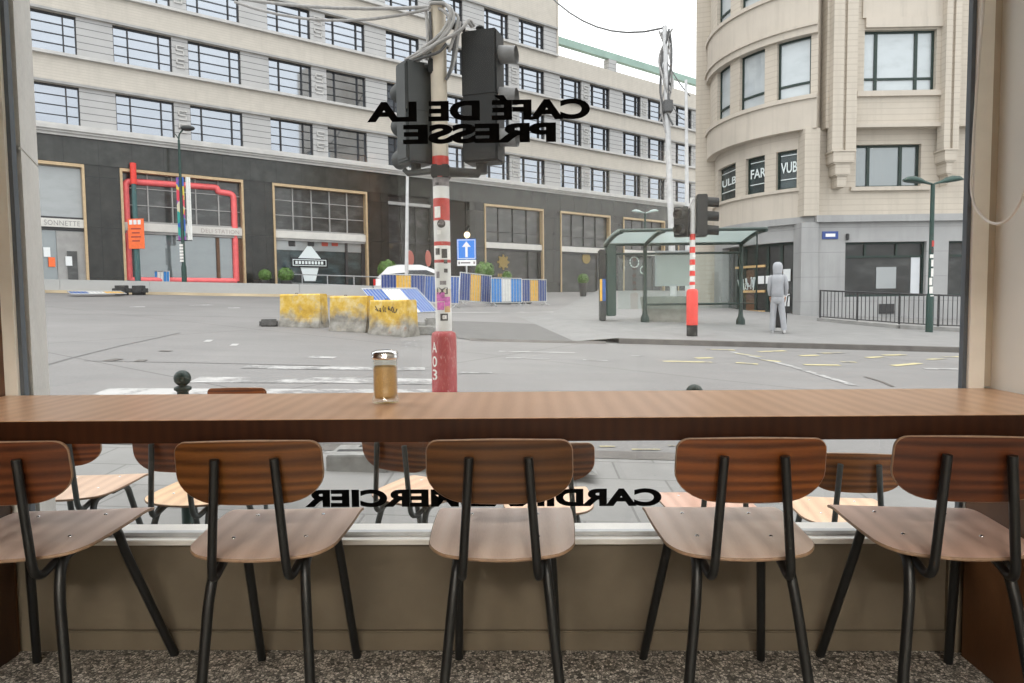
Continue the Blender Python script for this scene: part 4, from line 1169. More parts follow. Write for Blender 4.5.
# bundles of grey cable drooping from the pole head to the boxes
def V(x, y, d=0.0):
    p = at(x, y, PY-d); return Vector((p.x-px0, p.y-PY, p.z-gz0))
for pts, r in (([(431, 8, 0), (430, 3, .06), (446, 3, .08), (452, 14, .1), (442, 34, .1), (424, 48, .08), (407, 61, 0)], .014),
               ([(436, 6, 0), (450, 5, .08), (455, 18, .1), (448, 33, .11), (428, 50, .09), (408, 62, .02)], .013),
               ([(432, 7, 0), (444, 10, .09), (452, 22, .1), (440, 40, .11), (425, 55, .08), (414, 64, .02)], .012),
               ([(474, 26, 0), (469, 18, .07), (464, 28, .1), (448, 38, .11), (430, 47, .1), (405, 60, .03)], .013),
               ([(472, 27, .02), (467, 20, .08), (460, 33, .1), (441, 40, .12), (425, 52, .1), (404, 63, .02)], .012),
               ([(446, 44, .08), (440, 52, .1), (425, 57, .09), (403, 64, .02)], .011),
               ([(452, 12, .05), (459, 16, .08), (456, 30, .09), (449, 52, .08)], .012),
               ([(460, 22, .0), (457, 44, .05), (455, 62, .06), (447, 79, .04)], .012),
               ([(457, 24, .0), (454, 48, .06), (452, 66, .06), (446, 80, .05)], .011),
               ([(426, 12, .05), (428, 34, .06), (427, 60, .06)], .012), ([(430, 12, .05), (431, 34, .06), (430, 58, .06)], .011)):
    m = MB(); m.tube([V(*p) for p in pts], r, 8, .09, 5); m.build('cable', 'cable_grey' if r > .0111 else 'cable_dark', tl)
m = MB(); m.lathe([(.0, H), (.064, H), (.066, H+.02), (.04, H+.04), (.0, H+.045)], 16, (lx(H), 0, 0)); m.build('pole_cap', 'signal_grey', tl)
# stone slabs that weigh the foot down
m = MB()
bl, br_ = ground(326, 473), ground(598, 486)
xa, xb = bl.x-px0, br_.x-px0
m.box(xa, xa+.42, -.70, -.34, -.02, .115, .008); m.build('base_slab', 'slab', tl)
m = MB(); m.box(xa+.43, xa+.86, -.66, -.28, -.02, .11, .008); m.build('base_slab', 'slab', tl)
m = MB(); m.box(-.125, .40, -.45, .3, -.03, .13, .008); m.build('base_slab', 'slab', tl)
m = MB(); m.add([(.50, -.66, 0), (xb, -.82, 0), (xb, -.50, 0), (.50, -.2, 0), (.50, -.62, .10), (xb-.12, -.72, .08), (xb-.12, -.56, .08), (.50, -.24, .10)], [(0, 1, 5, 4), (1, 2, 6, 5), (2, 3, 7, 6), (3, 0, 4, 7), (4, 5, 6, 7)]); m.build('base_slab', 'slab', tl)
for sx_, sy_ in ((xa+.26, -.40), (xa+.14, -.54), (xa+.58, -.56), (xa+.70, -.40)):
    m = MB(); m.box(sx_-.10, sx_+.10, sy_-.03, sy_+.03, .08, .1175); m.build('base_slot', 'slab_dark', tl)

# overhead cables to the pole head
def wire(name, pts, r, mm, label, sag=0):
    m = MB(); P = []
    for i in range(len(pts)-1):
        a, b_ = Vector(pts[i]), Vector(pts[i+1])
        for k in range(8):
            q_ = k/8; P.append(a*(1-q_)+b_*q_-Vector((0, 0, sag*4*q_*(1-q_))))
    P.append(Vector(pts[-1])); m.tube(P, r, 8)
    return tag(m.build(name, mm), label, 'cable')
wire('overhead_cable', [at(205, -8, 6.2), at(430, 7, PY-.07)], .014, 'cable_grey', 'upper grey overhead cable running from the left to the near traffic light', .06)
wire('overhead_cable', [at(235, 2, 6.2), at(429, 9, PY-.075)], .012, 'cable_grey', 'lower grey overhead cable running from the left to the near traffic light', .12)
# ------------------------------------------------------------------ bollards
def bollard(px, ptop, Y, label):
    p = at(px, ptop, Y); g = gz(p.x, Y)+.012; h = p.z-g
    b = thing('bollard', label, 'bollard', (p.x, Y, g), 0, 'ball-topped bollards')
    MB().lathe([(.036, 0), (.036, .05), (.026, .06), (.024, h-.10), (.028, h-.095), (.037, h-.09), (.037, h-.078), (.024, h-.072)], 16).build('post', 'green_dark', b)
    MB().sphere((0, 0, h-.037), .037, 16).build('ball', 'green_dark', b)
bollard(182, 370, 3.05, 'dark green ball-topped bollard rising behind the counter left of the sugar shaker')
bollard(694.5, 384, 2.95, 'dark ball-topped bollard with only its ball showing above the counter, toward the right')

# ------------------------------------------------------------------ terrace chairs outside the window
OUT = 'plywood chairs on the pavement outside'
def terrace(px, Y, rz, label, tb=(1.3, .95, .75), ts=(1.35, 1.15, .95)):
    p = at(px, 490, Y); tb = tuple(x*1.7 for x in tb); make_chair(label, OUT, (p.x, Y+.22, gz(p.x, Y)+.013), rz, tb, tuple(x*.72 for x in ts), .155, .15, 'grey_tube')  # backrest tint raised to stand for the sky light outside
terrace(48, 2.42, 6, 'terrace chair with an orange backrest, first from the concrete pillar outside', (1.6, .95, .7))
terrace(178, 2.40, -6, 'terrace chair outside beside the bollard, second from the concrete pillar', (1.25, .8, .7), (1.6, 1.3, .9))
terrace(418, 2.50, -26, 'terrace chair turned sideways outside, in front of the grey stone slabs', (1.2, .8, .55), (1.6, 1.3, 1.0))
terrace(548, 2.42, 3, 'terrace chair outside hidden behind the dark zebra-grained chair', (1.3, .9, .8), (1.6, 1.3, 1.0))
terrace(722, 2.42, 2, 'terrace chair outside hidden behind the orange brown chair', (1.0, .7, .6), (1.4, 1.05, .9))
terrace(867, 2.40, -8, 'terrace chair outside showing its golden backrest between the two rightmost counter chairs', (1.5, 1.2, .75), (1.6, 1.3, 1.0))
terrace(238, 3.62, 2, 'terrace chair farther out, its backrest top just above the counter', (1.6, 1.0, .75))

# ------------------------------------------------------------------ yellow concrete blocks
def block(l, r, d, hgt, mm, label, scribble=False):
    a, b_ = ground(*l), ground(*r); v = b_-a; L = math.hypot(v.x, v.y); rz = math.atan2(v.y, v.x)
    o = thing('concrete_block', label, 'barrier block', (a.x, a.y, min(a.z, b_.z)), rz, 'yellow concrete barrier blocks')
    prof = [(0, -.04), (0, .05), (.06, .24), (.09, hgt-.03), (.12, hgt), (d-.12, hgt), (d-.09, hgt-.03), (d-.06, .24), (d, .05), (d, -.04)]
    m = MB(); m.rings([[Vector((x, y, z)) for y, z in prof] for x in (0, .02, L-.02, L)], True, True, False)
    m.build('block', mm, o)
    if scribble:
        random.seed(9); m = MB()
        for i in range(7):
            x0 = L*.22+i*L*.085; m.tube([(x0+random.uniform(-.05, .05), .079-.10*(zz-.45), zz) for zz in [random.uniform(.50, .66) for _ in range(4)]], .008, 5, .05, 3)
        m.build('scribble', 'slab_dark', o)
    m = MB(); m.box(L+.001, L+.012, .13, d-.13, .12, hgt-.06); m.build('end_face', mm, o)
    m = MB(); m.tube([(L*.3, d/2, hgt-.005), (L*.3, d/2, hgt+.02), (L*.36, d/2, hgt+.02), (L*.36, d/2, hgt-.005)], .008, 6); m.build('lifting_eye', 'dark_metal', o)
block((278.5, 326.5), (318.5, 328.5), .5, .79, 'block1', 'yellow painted concrete barrier block farthest from the traffic light pole')
block((328.5, 331), (365.5, 333), .5, .80, 'block2', 'yellow concrete barrier block in the middle of the row of three, mostly bare below')
block((367.5, 334), (404, 337.5), .5, .77, 'block3', 'rusty-stained yellow concrete barrier block with scribbles, nearest the traffic light pole', True)
p = ground(270, 326)
m = MB(); m.box(-.22, .18, -.2, .2, -.02, .16, .04); tag(m.build('rubber_foot', 'rubber_grey', None, p, (0, 0, .3)), 'dark grey rubber barrier foot lying left of the yellow concrete blocks', 'barrier foot')
# stone rubble and slabs behind the third block
for i, (x, y, w_, d_, h_, lab) in enumerate(((424, 334, .5, .45, .17, 'low grey kerb slab lying right of the rusty yellow block'), (420, 327, .62, .3, .12, 'grey kerb slab lying behind the low slab beside the traffic light'), (432, 330, .3, .3, .28, 'small grey concrete lump leaning by the fallen barrier'))):
    p = ground(x, y); m = MB(); m.box(-w_/2, w_/2, -d_/2, d_/2, -.03, h_, .03); tag(m.build('kerb_slab', 'slab', None, p, (0, 0, .15*i)), lab, 'slab')
for x, y, lab in ((500, 304, 'flat dark rubble under the tilted blue and yellow fence'), (520, 303.5, 'flat dark rubble under the light blue and white fence')):
    p = ground(x, y, .0); m = MB(); m.box(-.5, .5, -.25, .25, -.03, .14, .05); tag(m.build('kerb_slab', 'slab_dark', None, p, (0, 0, .1)), lab, 'slab')

# ------------------------------------------------------------------ crowd barriers with coloured boards
def fence(l, r, h, cols, label, tilt=0.0, roll=0.0, feet=True, off=0.0, yaw=None, L=None):
    a, b_ = ground(*l), ground(*r) if r else None
    if b_ is not None: v = b_-a; L = math.hypot(v.x, v.y); rz = math.atan2(v.y, v.x)
    else: rz = yaw
    o = thing('crowd_barrier', label, 'barrier', (a.x, a.y, a.z+off), 0, 'crowd barriers with coloured boards')
    sl_ = 0.0 if b_ is None else math.atan2(b_.z-a.z, L)
    o.rotation_euler = (Matrix.Rotation(rz, 3, 'Z') @ Matrix.Rotation(-sl_+roll, 3, 'Y') @ Matrix.Rotation(tilt, 3, 'X')).to_euler()
    z0 = .14
    m = MB(); m.tube([(.02, 0, z0), (.02, 0, h), (L-.02, 0, h), (L-.02, 0, z0), (.02, 0, z0)], .021, 8); m.build('barrier_frame', 'galv', o)
    k = len(cols); W = (L-.08)/k
    for i, cc in enumerate(cols):
        if cc: MB().box(.04+W*i, .04+W*(i+1)-.004, .008, .02, z0+.04, h-.03).build('board', cc, o)
    n = max(6, int(L/.13)); m = MB()
    for i in range(1, n): m.cyl((L*i/n, -.002, z0), (L*i/n, -.002, h), .009, .009, 6)
    m.build('barrier_bars', 'galv', o)
    if feet:
        for x in (.14, L-.14):
            m = MB(); m.tube([(x, -.25, .015), (x, -.10, .05), (x, 0, .15), (x, .10, .05), (x, .25, .015)], .018, 6); m.build('foot', 'galv', o)
    return o
fence((381, 301), (426, 301), 1.12, ['navy_panel', 'yellow_panel', 'navy_panel'], 'blue and yellow crowd barrier in front of the white car')
fence((424, 306), (459, 308), 1.14, ['blue_panel', 'yellow_panel', 'blue_panel'], 'blue and yellow crowd barrier right behind the traffic light pole')
fence((459, 306.5), (491, 305.5), 1.22, ['navy_panel', 'yellow_panel', 'navy_panel'], 'tilted navy and yellow crowd barrier under the blue arrow sign', 0, R_(4), True, .08)
fence((491, 306.5), (522, 306), 1.10, ['sky_panel', 'white_panel', 'sky_panel'], 'light blue and white crowd barrier between two navy and yellow ones')
fence((522, 305.5), (547, 305), 1.06, ['navy_panel', 'yellow_panel', 'navy_panel'], 'navy and yellow crowd barrier at the free end of the fence row')
fence((386, 315.5), (441, 312.5), 1.35, ['blue_panel', 'white_panel', 'blue_panel'], 'blue and white crowd barrier toppled back in front of the fence row', R_(-50), 0, False, -.06)
fence((151, 292.4), (170, 292.8), 1.0, ['sky_panel', 'white_panel', 'sky_panel'], 'small blue and white crowd barrier behind the grey kerb wall at the left', 0, 0, True, 0.0)
fence((72, 297), (128, 296.6), 1.1, ['blue_panel', 'white_panel', 'yellow_panel'], 'crowd barrier lying flat on the road before the kerb wall at the left', R_(-83), 0, False, .10)
for x, y, lab in ((122, 295, 'dark rubber foot piled beside the flat crowd barrier'), (139, 295.0, 'second dark rubber foot piled behind the flat crowd barrier')):
    p = ground(x, y); m = MB(); m.box(-.34, .34, -.25, .25, -.02, .40, .12); tag(m.build('rubber_foot', 'slab_dark', None, p), lab, 'barrier foot')
# bare galvanised railing along the kerb wall
a, b_ = ground(255, 291), ground(382, 297)
o = thing('street_railing', 'low thin grey railing between the kerb wall and the blue and yellow barrier', 'railing', a, math.atan2(b_.y-a.y, b_.x-a.x))
L = math.hypot(b_.x-a.x, b_.y-a.y); dz = b_.z-a.z
for i in range(6):
    x = L*i/5; MB().cyl((x, 0, dz*i/5), (x, 0, dz*i/5+.95), .025, .025, 8).build('post', 'galv', o)
MB().tube([(0, 0, .95), (L, 0, dz+.95)], .025, 8).build('rail', 'galv', o)
MB().tube([(0, 0, .5), (L, 0, dz+.5)], .018, 8).build('rail', 'galv', o)
# kerb wall
w0 = [ground(x, y) for x, y in ((-10, 292), (60, 293), (150, 294.5), (230, 296), (300, 297), (372, 298.5))]
o = thing('kerb_wall', 'long low grey concrete kerb wall along the far road edge at the left', 'low wall', (0, 0, 0))
for i in range(len(w0)-1):
    a, b_ = w0[i], w0[i+1]; m = MB(); n = Vector((-(b_-a).y, (b_-a).x, 0)).normalized()*.45
    g = (b_-a).normalized()*.01; b2 = b_-g
    vs = []
    for p, h in ((a, .58), (b2, .58)): vs += [(p.x, p.y, p.z-.1), (p.x+n.x, p.y+n.y, p.z-.1), (p.x+n.x*.9, p.y+n.y*.9, p.z+h), (p.x+n.x*.12, p.y+n.y*.12, p.z+h)]
    m.add(vs, [(0, 1, 2, 3), (4, 7, 6, 5), (0, 3, 7, 4), (3, 2, 6, 7), (2, 1, 5, 6)]); m.build('wall_segment', 'median', o)
m = MB()
for i in range(len(w0)-1):
    a, b_ = w0[i], w0[i+1]; m.add([(a.x-.02, a.y-.30, gz(a.x, a.y-.3)+.01), (b_.x-.02, b_.y-.3, gz(b_.x, b_.y-.3)+.01), (b_.x, b_.y+.02, b_.z+.12), (a.x, a.y+.02, a.z+.12)], [(0, 1, 2, 3)])
struct(m.build('kerb_line', 'kerb_yellow'))

# ------------------------------------------------------------------ signs, lamps, masts
def post(name, label, cat, px, ybase, Y=None, group=None):
    p = ground(px, ybase) if Y is None else Vector((at(px, ybase, Y).x, Y, gz(at(px, ybase, Y).x, Y)))
    return thing(name, label, cat, p, 0, group), p
def zrel(px, y, p): return at(px, y, p.y).z-p.z
def xrel(px, y, p): return at(px, y, p.y).x-p.x
s, p = post('one_way_sign', 'square blue sign with a white up arrow and a small white plate below', 'road sign', 467, 300, 29.5)
MB().cyl((0, .04, 0), (0, .04, zrel(467, 238, p)), .035).build('pole', 'galv', s)
x0, x1, z0, z1 = xrel(457, 250, p), xrel(476, 250, p), zrel(466, 259.5, p), zrel(466, 239, p)
m = MB(); m.box(x0, x1, -.02, .0, z0, z1, .008); b0 = m.build('sign_board', 'sign_blue', s)
m = MB(); e = .03
for a in ((x0+e, x1-e, z0+e, z0+e+.025), (x0+e, x1-e, z1-e-.025, z1-e), (x0+e, x0+e+.025, z0+e, z1-e), (x1-e-.025, x1-e, z0+e, z1-e)): m.box(a[0], a[1], -.025, -.02, a[2], a[3])
xc = (x0+x1)/2; m.box(xc-.05, xc+.05, -.026, -.02, z0+.10, z1-.3); m.add([(xc-.19, -.026, z1-.34), (xc+.19, -.026, z1-.34), (xc, -.026, z1-.10)], [(0, 1, 2)])
m.build('arrow', 'sign_white', b0)
m = MB(); m.box(x0, x1, -.02, 0, z0-.27, z0-.02, .006); b1 = m.build('sub_plate', 'sign_white', s)
m = MB(); m.box(x0+.15, x1-.25, -.024, -.02, z0-.17, z0-.11); m.box(x0+.05, x0+.12, -.024, -.02, z0-.2, z0-.09); m.box(x1-.12, x1-.05, -.024, -.02, z0-.2, z0-.09); m.build('plate_print', 'sticker_grey', b1)
for px, lab, rz in ((410, 'round red road sign seen at an angle behind the white car', .9+.35), (428, 'second round red road sign, right beside the traffic light pole', 1.35)):
    s, p = post('round_sign', lab, 'road sign', px, 290, 32.6)
    MB().cyl((0, 0, 0), (0, 0, zrel(px, 250, p)), .03).build('pole', 'galv', s)
    z = zrel(px, 258.5, p)
    MB().cyl((0, -.03, z), (0, -.05, z), .38, .38, 24).build('sign_board', 'sign_dim_red', s, (0, 0, 0), (0, 0, rz))
# thin masts
def mast(label, px, ytop, px2, ybase, Y, r0, r1, mm='mast_grey'):
    b = at(px2, ybase, Y); g = gz(b.x, Y); o = thing('street_mast', label, 'mast', (b.x, Y, g), 0)
    tp = at(px, ytop, Y)
    MB().cyl((0, 0, 0), (tp.x-b.x, 0, tp.z-g), r0, r1, 12).build('mast_tube', mm, o)
    MB().lathe([(r0*2, 0), (r0*2, .1), (r0*1.2, .3), (r0, .5)], 12).build('mast_foot', mm, o)
    return o, b, g, tp
mast('thin white mast in front of the black shopfronts, left of the traffic light', 407.5, 162, 406, 285, 30.5, .09, .06)
o, b, g, tp = mast('tall pale mast with a tangle of cables at its head, left of the corner building', 664.5, 26, 674, 300, 26, .13, .085)
dxm = tp.x-b.x; hm = tp.z-g
for k in range(8):
    random.seed(k+20); P = []
    for q_ in (0, .35, .7, 1): zz = hm-.15-q_*(2.0+k*.25); P.append((dxm*zz/hm+random.uniform(-.28, .28), random.uniform(-.22, .22), zz))
    m = MB(); m.tube(P, .035, 6, .5, 4); m.build('cable', 'cable_grey' if k % 3 else 'cable_dark', o)
m = MB(); m.box(-.16, .16, -.28, .10, hm*.70, hm*.74, .02); m.build('mast_clamp', 'cable_dark', o, (dxm*.72, 0, 0))
mast('thin grey mast between the cable mast and the corner building', 686, 80, 688, 300, 25, .10, .05)
wire('overhead_cable', [at(546, -8, 34), at(663, 28, 26)], .035, 'cable_dark', 'dark overhead wire crossing the sky from the office roof to the cable mast', .8)
wire('overhead_cable', [at(666, 60, 26), at(690, 96, 25)], .02, 'cable_dark', 'short dark wire between the cable mast and the thin mast', .1)
wire('overhead_cable', [at(668, 95, 26), at(690, 120, 25)], .02, 'cable_dark', 'lower short wire between the cable mast and the thin mast', .3)

# double headed lamp at the right
def lamp_head(o, d, z, rr=1.0, mm='green_metal'):
    m = MB(); n = 12; rg = []
    for q_, w_, h_ in ((.02, .04, .03), (.18, .05, .05), (.28, .10, .09), (.42, .15, .11), (.55, .14, .09), (.66, .04, .03)):
        rg.append([Vector((d*q_*rr, w_*math.cos(a)*rr, z+.03*rr+.10*rr*math.sin(min(1, q_*1.6)*PI/2)+h_*max(-.25, math.sin(a))*rr)) for a in [2*PI*k/n for k in range(n)]])
    m.rings(rg, True, True); return m.build('lamp_head', mm, o)
s, p = post('street_lamp', 'green street lamp with two heads in front of the railing at the right', 'street lamp', 929, 336)
h = zrel(932, 184, p)
xt = xrel(932.5, 184, p)*.0
MB().lathe([(.085, 0), (.085, 1.0), (.055, 1.1), (.05, h)], 16).build('pole', 'green_metal', s)
m = MB(); z_a, z_b = zrel(930, 301, p), zrel(930, 246, p); random.seed(11)
zz = z_a
while zz < z_b:
    hh = random.uniform(.08, .22); r = .062+.02*(zz < 1.05); a0 = random.uniform(-2.6, -1.6); a1 = a0+random.uniform(.9, 1.6)
    m.mat(random.choice((0, 1, 2, 0))).rings([[Vector((r*math.cos(a0+(a1-a0)*k/6), r*math.sin(a0+(a1-a0)*k/6), z)) for k in range(7)] for z in (zz, zz+hh)], False, False); zz += hh+random.uniform(0, .05)
m.build('stickers', ['sticker_white', 'sticker_dark', 'red_paint'], s)
for d in (-1, 1): lamp_head(s, d, h-.05, 1.12)
# far double lamp behind the shelter
s, p = post('street_lamp', 'small pale green two-headed lamp far behind the bus shelter roof', 'street lamp', 645, 300, 38)
h = zrel(645, 213, p)
MB().cyl((0, 0, 0), (0, 0, h), .07, .05).build('pole', 'green_metal', s)
for d in (-1, 1): lamp_head(s, d, h-.05, 1.1, 'lamp_pale')
# lamp with banners at the left
s, p = post('street_lamp', 'tall green street lamp with one head and two hanging banners, at the left', 'street lamp', 184.5, 284, 31.0)
h = zrel(184, 140, p)
MB().lathe([(.11, 0), (.11, 1.2), (.08, 1.35), (.05, h)], 14).build('pole', 'green_metal', s)
m = MB(); m.tube([(0, 0, h), (.02, 0, h+.25), (.22, 0, h+.48)], .035, 8, .1); m.tube([(0, 0, h+.05), (-.16, 0, h+.28)], .025, 8); m.build('lamp_arm', 'green_metal', s)
m = MB(); m.sphere((.42, 0, h+.52), .30, 14, 1.1, .7, .4); m.build('lamp_head', 'signal_grey', s)
z0, z1 = zrel(184, 240, p), zrel(184, 177, p)
for x0, x1, mm in ((xrel(176.5, 210, p), xrel(184, 210, p), 'banner'), (xrel(186, 210, p), xrel(190.5, 210, p), 'white_panel')):
    m = MB(); n = 10
    rg = [(x0+(x1-x0)*k/n, .06+.03*math.sin(k*1.3)) for k in range(n+1)]
    pts = rg+[(x, y+.012) for x, y in reversed(rg)]
    m.poly(pts, z0, z1); m.build('hanging_banner', mm, s)
MB().tube([(xrel(176, 240, p), .07, z0-.02), (xrel(191, 240, p), .07, z0-.02)], .02, 6).build('banner_rod', 'dark_metal', s)
m = MB(); random.seed(5)
for k in range(6):
    zz = zrel(184, 262, p)+k*.14; m.box(-.10, .06, -.125, -.11, zz, zz+.10)
m.build('stickers', 'sticker_white', s)
# pole with the orange notice
s, p = post('notice_pole', 'dark pole with a red head and an orange notice board at the left', 'pole', 138, 282, 30.6)
zt = zrel(136, 163, p)
MB().cyl((0, 0, 0), (0, 0, zrel(137, 184, p)), .13, .10).build('pole', 'teal_pole', s)
x_ = xrel(135.5, 172, p)-xrel(138, 282, p)
MB().cyl((0, 0, zrel(137, 184, p)), (0, 0, zt), .13, .13).build('pole_head', 'bright_red', s)
m = MB(); x0, x1, z0, z1 = xrel(130, 233, p), xrel(146, 233, p), zrel(138, 249, p), zrel(138, 219, p); m.box(x0, x1, -.16, -.13, z0, z1, .01); nb = m.build('notice_board', 'orange', s)
m = MB(); xc = (x0+x1)/2
for k in range(3): m.box(x0+.08+k*.19, x0+.22+k*.19, -.165, -.16, z1-.26, z1-.06)
m.build('notice_picture', 'paper', nb)
m = MB()
for k in range(4): m.box(xc-.22+.04*(k % 2), xc+.22-.05*(k % 2), -.165, -.16, z1-.48-k*.18, z1-.42-k*.18)
m.build('notice_text', 'dark_red', nb)
# lit globe in the dark entrance
p = at(467, 235, 37.5)
o = thing('globe_lamp', 'small lit round globe lamp hanging in the dark shop entrance above the arrow sign', 'lamp', p)
MB().sphere((0, 0, 0), .17, 14).build('globe', 'globe_glow', o)
MB().cyl((0, 0, .17), (0, 0, 1.9), .012).build('lamp_cord', 'dark_metal', o)

# ------------------------------------------------------------------ clipped shrubs in pots
def shrub(px, py, r_px, Y, label):
    c0 = at(px, py, Y); r = r_px*Y/683; g = gz(c0.x, Y)
    o = thing('clipped_shrub', label, 'shrub', (c0.x, Y, g), 0, 'round clipped shrubs before the shopfronts')
    hc = c0.z-g
    random.seed(int(px)); m = MB()
    for k in range(420):
        z = 1-2*(k+.5)/420; a = k*2.39996; q_ = math.sqrt(1-z*z)
        d = Vector((q_*math.cos(a), q_*math.sin(a), z)); c1 = d*r*random.uniform(.82, 1.04)+Vector((0, 0, hc))
        e1 = d.orthogonal().normalized(); e1.rotate(Matrix.Rotation(random.uniform(0, 6.28), 3, d)); e2 = d.cross(e1)
        e1 = (e1+d*random.uniform(-.6, .6)).normalized(); l = r*.19
        m.add([c1-e1*l, c1+e2*l*.6, c1+e1*l, c1-e2*l*.6], [(0, 1, 2, 3)])
    m.sphere((0, 0, hc), r*.80, 12); m.build('foliage', 'leaf', o)
    hp = max(.25, hc-r*.75)
    MB().lathe([(r*.55, 0), (r*.75, hp*.95), (r*.8, hp), (r*.7, hp), (r*.68, hp*.93), (0, hp*.93)], 16).build('pot', 'pot', o)
shrub(109.5, 272, 8, 30.5, 'round clipped shrub in a pot between the two leftmost shopfronts')
shrub(265, 275.5, 6.3, 33.2, 'small round shrub in a pot left of the emblem shop window')
shrub(286, 275, 7.5, 33.6, 'round shrub in a pot below the left edge of the emblem shop window')
shrub(387.5, 270, 10, 32, 'large round green shrub left of the white car')
shrub(484.5, 271, 9.5, 34, 'large round green shrub right of the blue arrow sign')
shrub(507, 276, 5, 37, 'small round shrub showing its top above the light blue and white barrier')
shrub(583, 279, 5.5, 40, 'small dark shrub left of the bus shelter')

# ------------------------------------------------------------------ the car behind the barriers
p = ground(418, 297); p = Vector((at(418, 290, 31.2).x, 31.2, 0)); p.z = gz(p.x, 31.2)
p.z += .0
car = thing('car', 'white car with red tail lights parked behind the blue and yellow barriers', 'car', p, R_(10))
def car_section(x, z0, z1, w): return [Vector((x, -w*.9, z0)), Vector((x, -w, (z0+z1)*.5)), Vector((x, -w*.86, z1)), Vector((x, w*.86, z1)), Vector((x, w, (z0+z1)*.5)), Vector((x, w*.9, z0))]
m = MB(); m.rings([car_section(x, .3, z, w_) for x, z, w_ in ((-1.95, .72, .72), (-1.85, .92, .80), (-1.2, .98, .84), (0, 1.0, .85), (1.0, .98, .84), (1.7, .86, .78), (1.95, .62, .66))], True, True, False)
m.build('car_body', 'car_paint', car)
m = MB(); m.rings([[Vector((x, -w_, z)), Vector((x, w_, z))] for x, z, w_ in ((-1.75, .98, .74), (-1.3, 1.42, .60), (-.9, 1.53, .58), (.1, 1.53, .58), (.75, 1.30, .62), (1.1, .98, .70))]+[[Vector((1.1, -.70, .96)), Vector((1.1, .70, .96))]], False, False, False)
m.build('roof', 'car_paint', car)
for y in (-1, 1):
    MB().add([(-1.80, y*.725, .95), (-1.33, y*.592, 1.44), (-.9, y*.578, 1.54), (.12, y*.578, 1.54), (.80, y*.612, 1.30), (1.14, y*.70, .95)], [(0, 1, 2, 3, 4, 5)]).build('cabin_side', 'car_paint', car)
    m = MB(); m.X = Matrix.Translation((0, y*.006, -.02)); m.add([(-1.62, y*.71, 1.01), (-1.26, y*.60, 1.38), (-.86, y*.585, 1.47), (.08, y*.585, 1.47), (.70, y*.62, 1.26), (1.02, y*.70, .99)], [(0, 1, 2, 3, 4, 5)]); m.build('side_window', 'car_glass', car)
m = MB(); m.add([(-1.77, -.66, 1.02), (-1.77, .66, 1.02), (-1.34, .54, 1.40), (-1.34, -.54, 1.40)], [(0, 1, 2, 3)]); m.build('rear_window', 'car_glass', car)
for y in (-.72, .72): MB().box(-1.96, -1.86, y-.08, y+.08, .62, .90, .02).build('tail_light', 'tail_red', car)
for x in (-1.2, 1.2):
    for y in (-1, 1):
        m = MB(); m.cyl((x, y*.66, .31), (x, y*.84, .31), .31, .31, 18); wl_ = m.build('wheel', 'rubber', car)
        m = MB(); m.cyl((x, y*.835, .31), (x, y*.85, .31), .18, .18, 12); m.build('hubcap', 'galv', wl_)

# ------------------------------------------------------------------ the second traffic light
p = ground(692, 336, KH)
s = thing('traffic_light', 'far red and white traffic light with a bright red sleeve, before the bus shelter', 'traffic light', p)
h = zrel(693, 198, p)
MB().cyl((0, 0, .0), (0, 0, h), .058, .058, 16).build('pole', 'pole_white', s)
zs = zrel(692, 289, p); zb = zrel(692, 325, p)
MB().lathe([(.115, 0), (.115, zb)], 18).build('black_foot', 'rubber', s)
MB().lathe([(.122, zb), (.122, zs-.06), (.10, zs-.01), (.06, zs)], 18).build('sleeve', 'bright_red', s)
for y0, y1 in ((234, 240), (247, 253), (259.5, 265), (271, 276), (282, 285)):
    z0, z1 = zrel(693, y1, p), zrel(693, y0, p); m = MB(); m.rings([[Vector((.0595*math.cos(2*PI*k/16), .0595*math.sin(2*PI*k/16), z)) for k in range(16)] for z in (z0, z1)], True, False); m.build('painted_band', 'bright_red', s)
for x, z, sz in ((-.03, zrel(693, 268, p), .08), (.02, zrel(693, 256, p), .06), (-.02, zrel(693, 279, p), .09)):
    MB().box(x-sz/2, x+sz/2, -.064, -.06, z-sz/2, z+sz/2).build('sticker', 'sticker_white', s)
def head(px0_, px1_, y0_, y1_, rz, n, mm):
    x0, x1, z0, z1 = xrel(px0_, 220, p), xrel(px1_, 220, p), zrel(692, y1_, p), zrel(692, y0_, p)
    W = .15
    m = MB(); m.box(-W, W, -.11, .11, z0, z1, .015); b = m.build('signal_box', mm, s, ((x0+x1)/2, 0, 0), (0, 0, rz))
    for k in range(n):
        z = z1-(z1-z0)*(k+.5)/n
        for ra, rb in (((0, .105), (.24, .10)), ((.24, .10), (.01, .09))):
            m = MB() if ra[0] == 0 else m
            m.rings([[Vector((rr*math.cos(a), -.11-yy, z+rr*math.sin(a)-yy*.1)) for a in [2*PI*i/14 for i in range(14)]] for yy, rr in (ra, rb)], True, False)
        m.build('visor', 'signal_black', b)
    for z in (z0+.1, z1-.1):
        MB().tube([(((x0+x1)/2), 0, z), (0, 0, z)], .025, 6).build('bracket', 'signal_black', s)
head(674, 690, 207, 237, R_(-28), 2, 'signal_black')
head(697, 706, 195, 237, R_(82), 3, 'signal_black')
for k in range(4):
    random.seed(k+3); m = MB(); m.tube([(0, -.06, h-.03), (-.10-.03*k, -.12, h-.20-.06*k), (-.24, -.1, h-.30+.05*k), (-.34, 0, h-.36)], .014, 6, .1); m.build('cable', 'cable_grey', s)

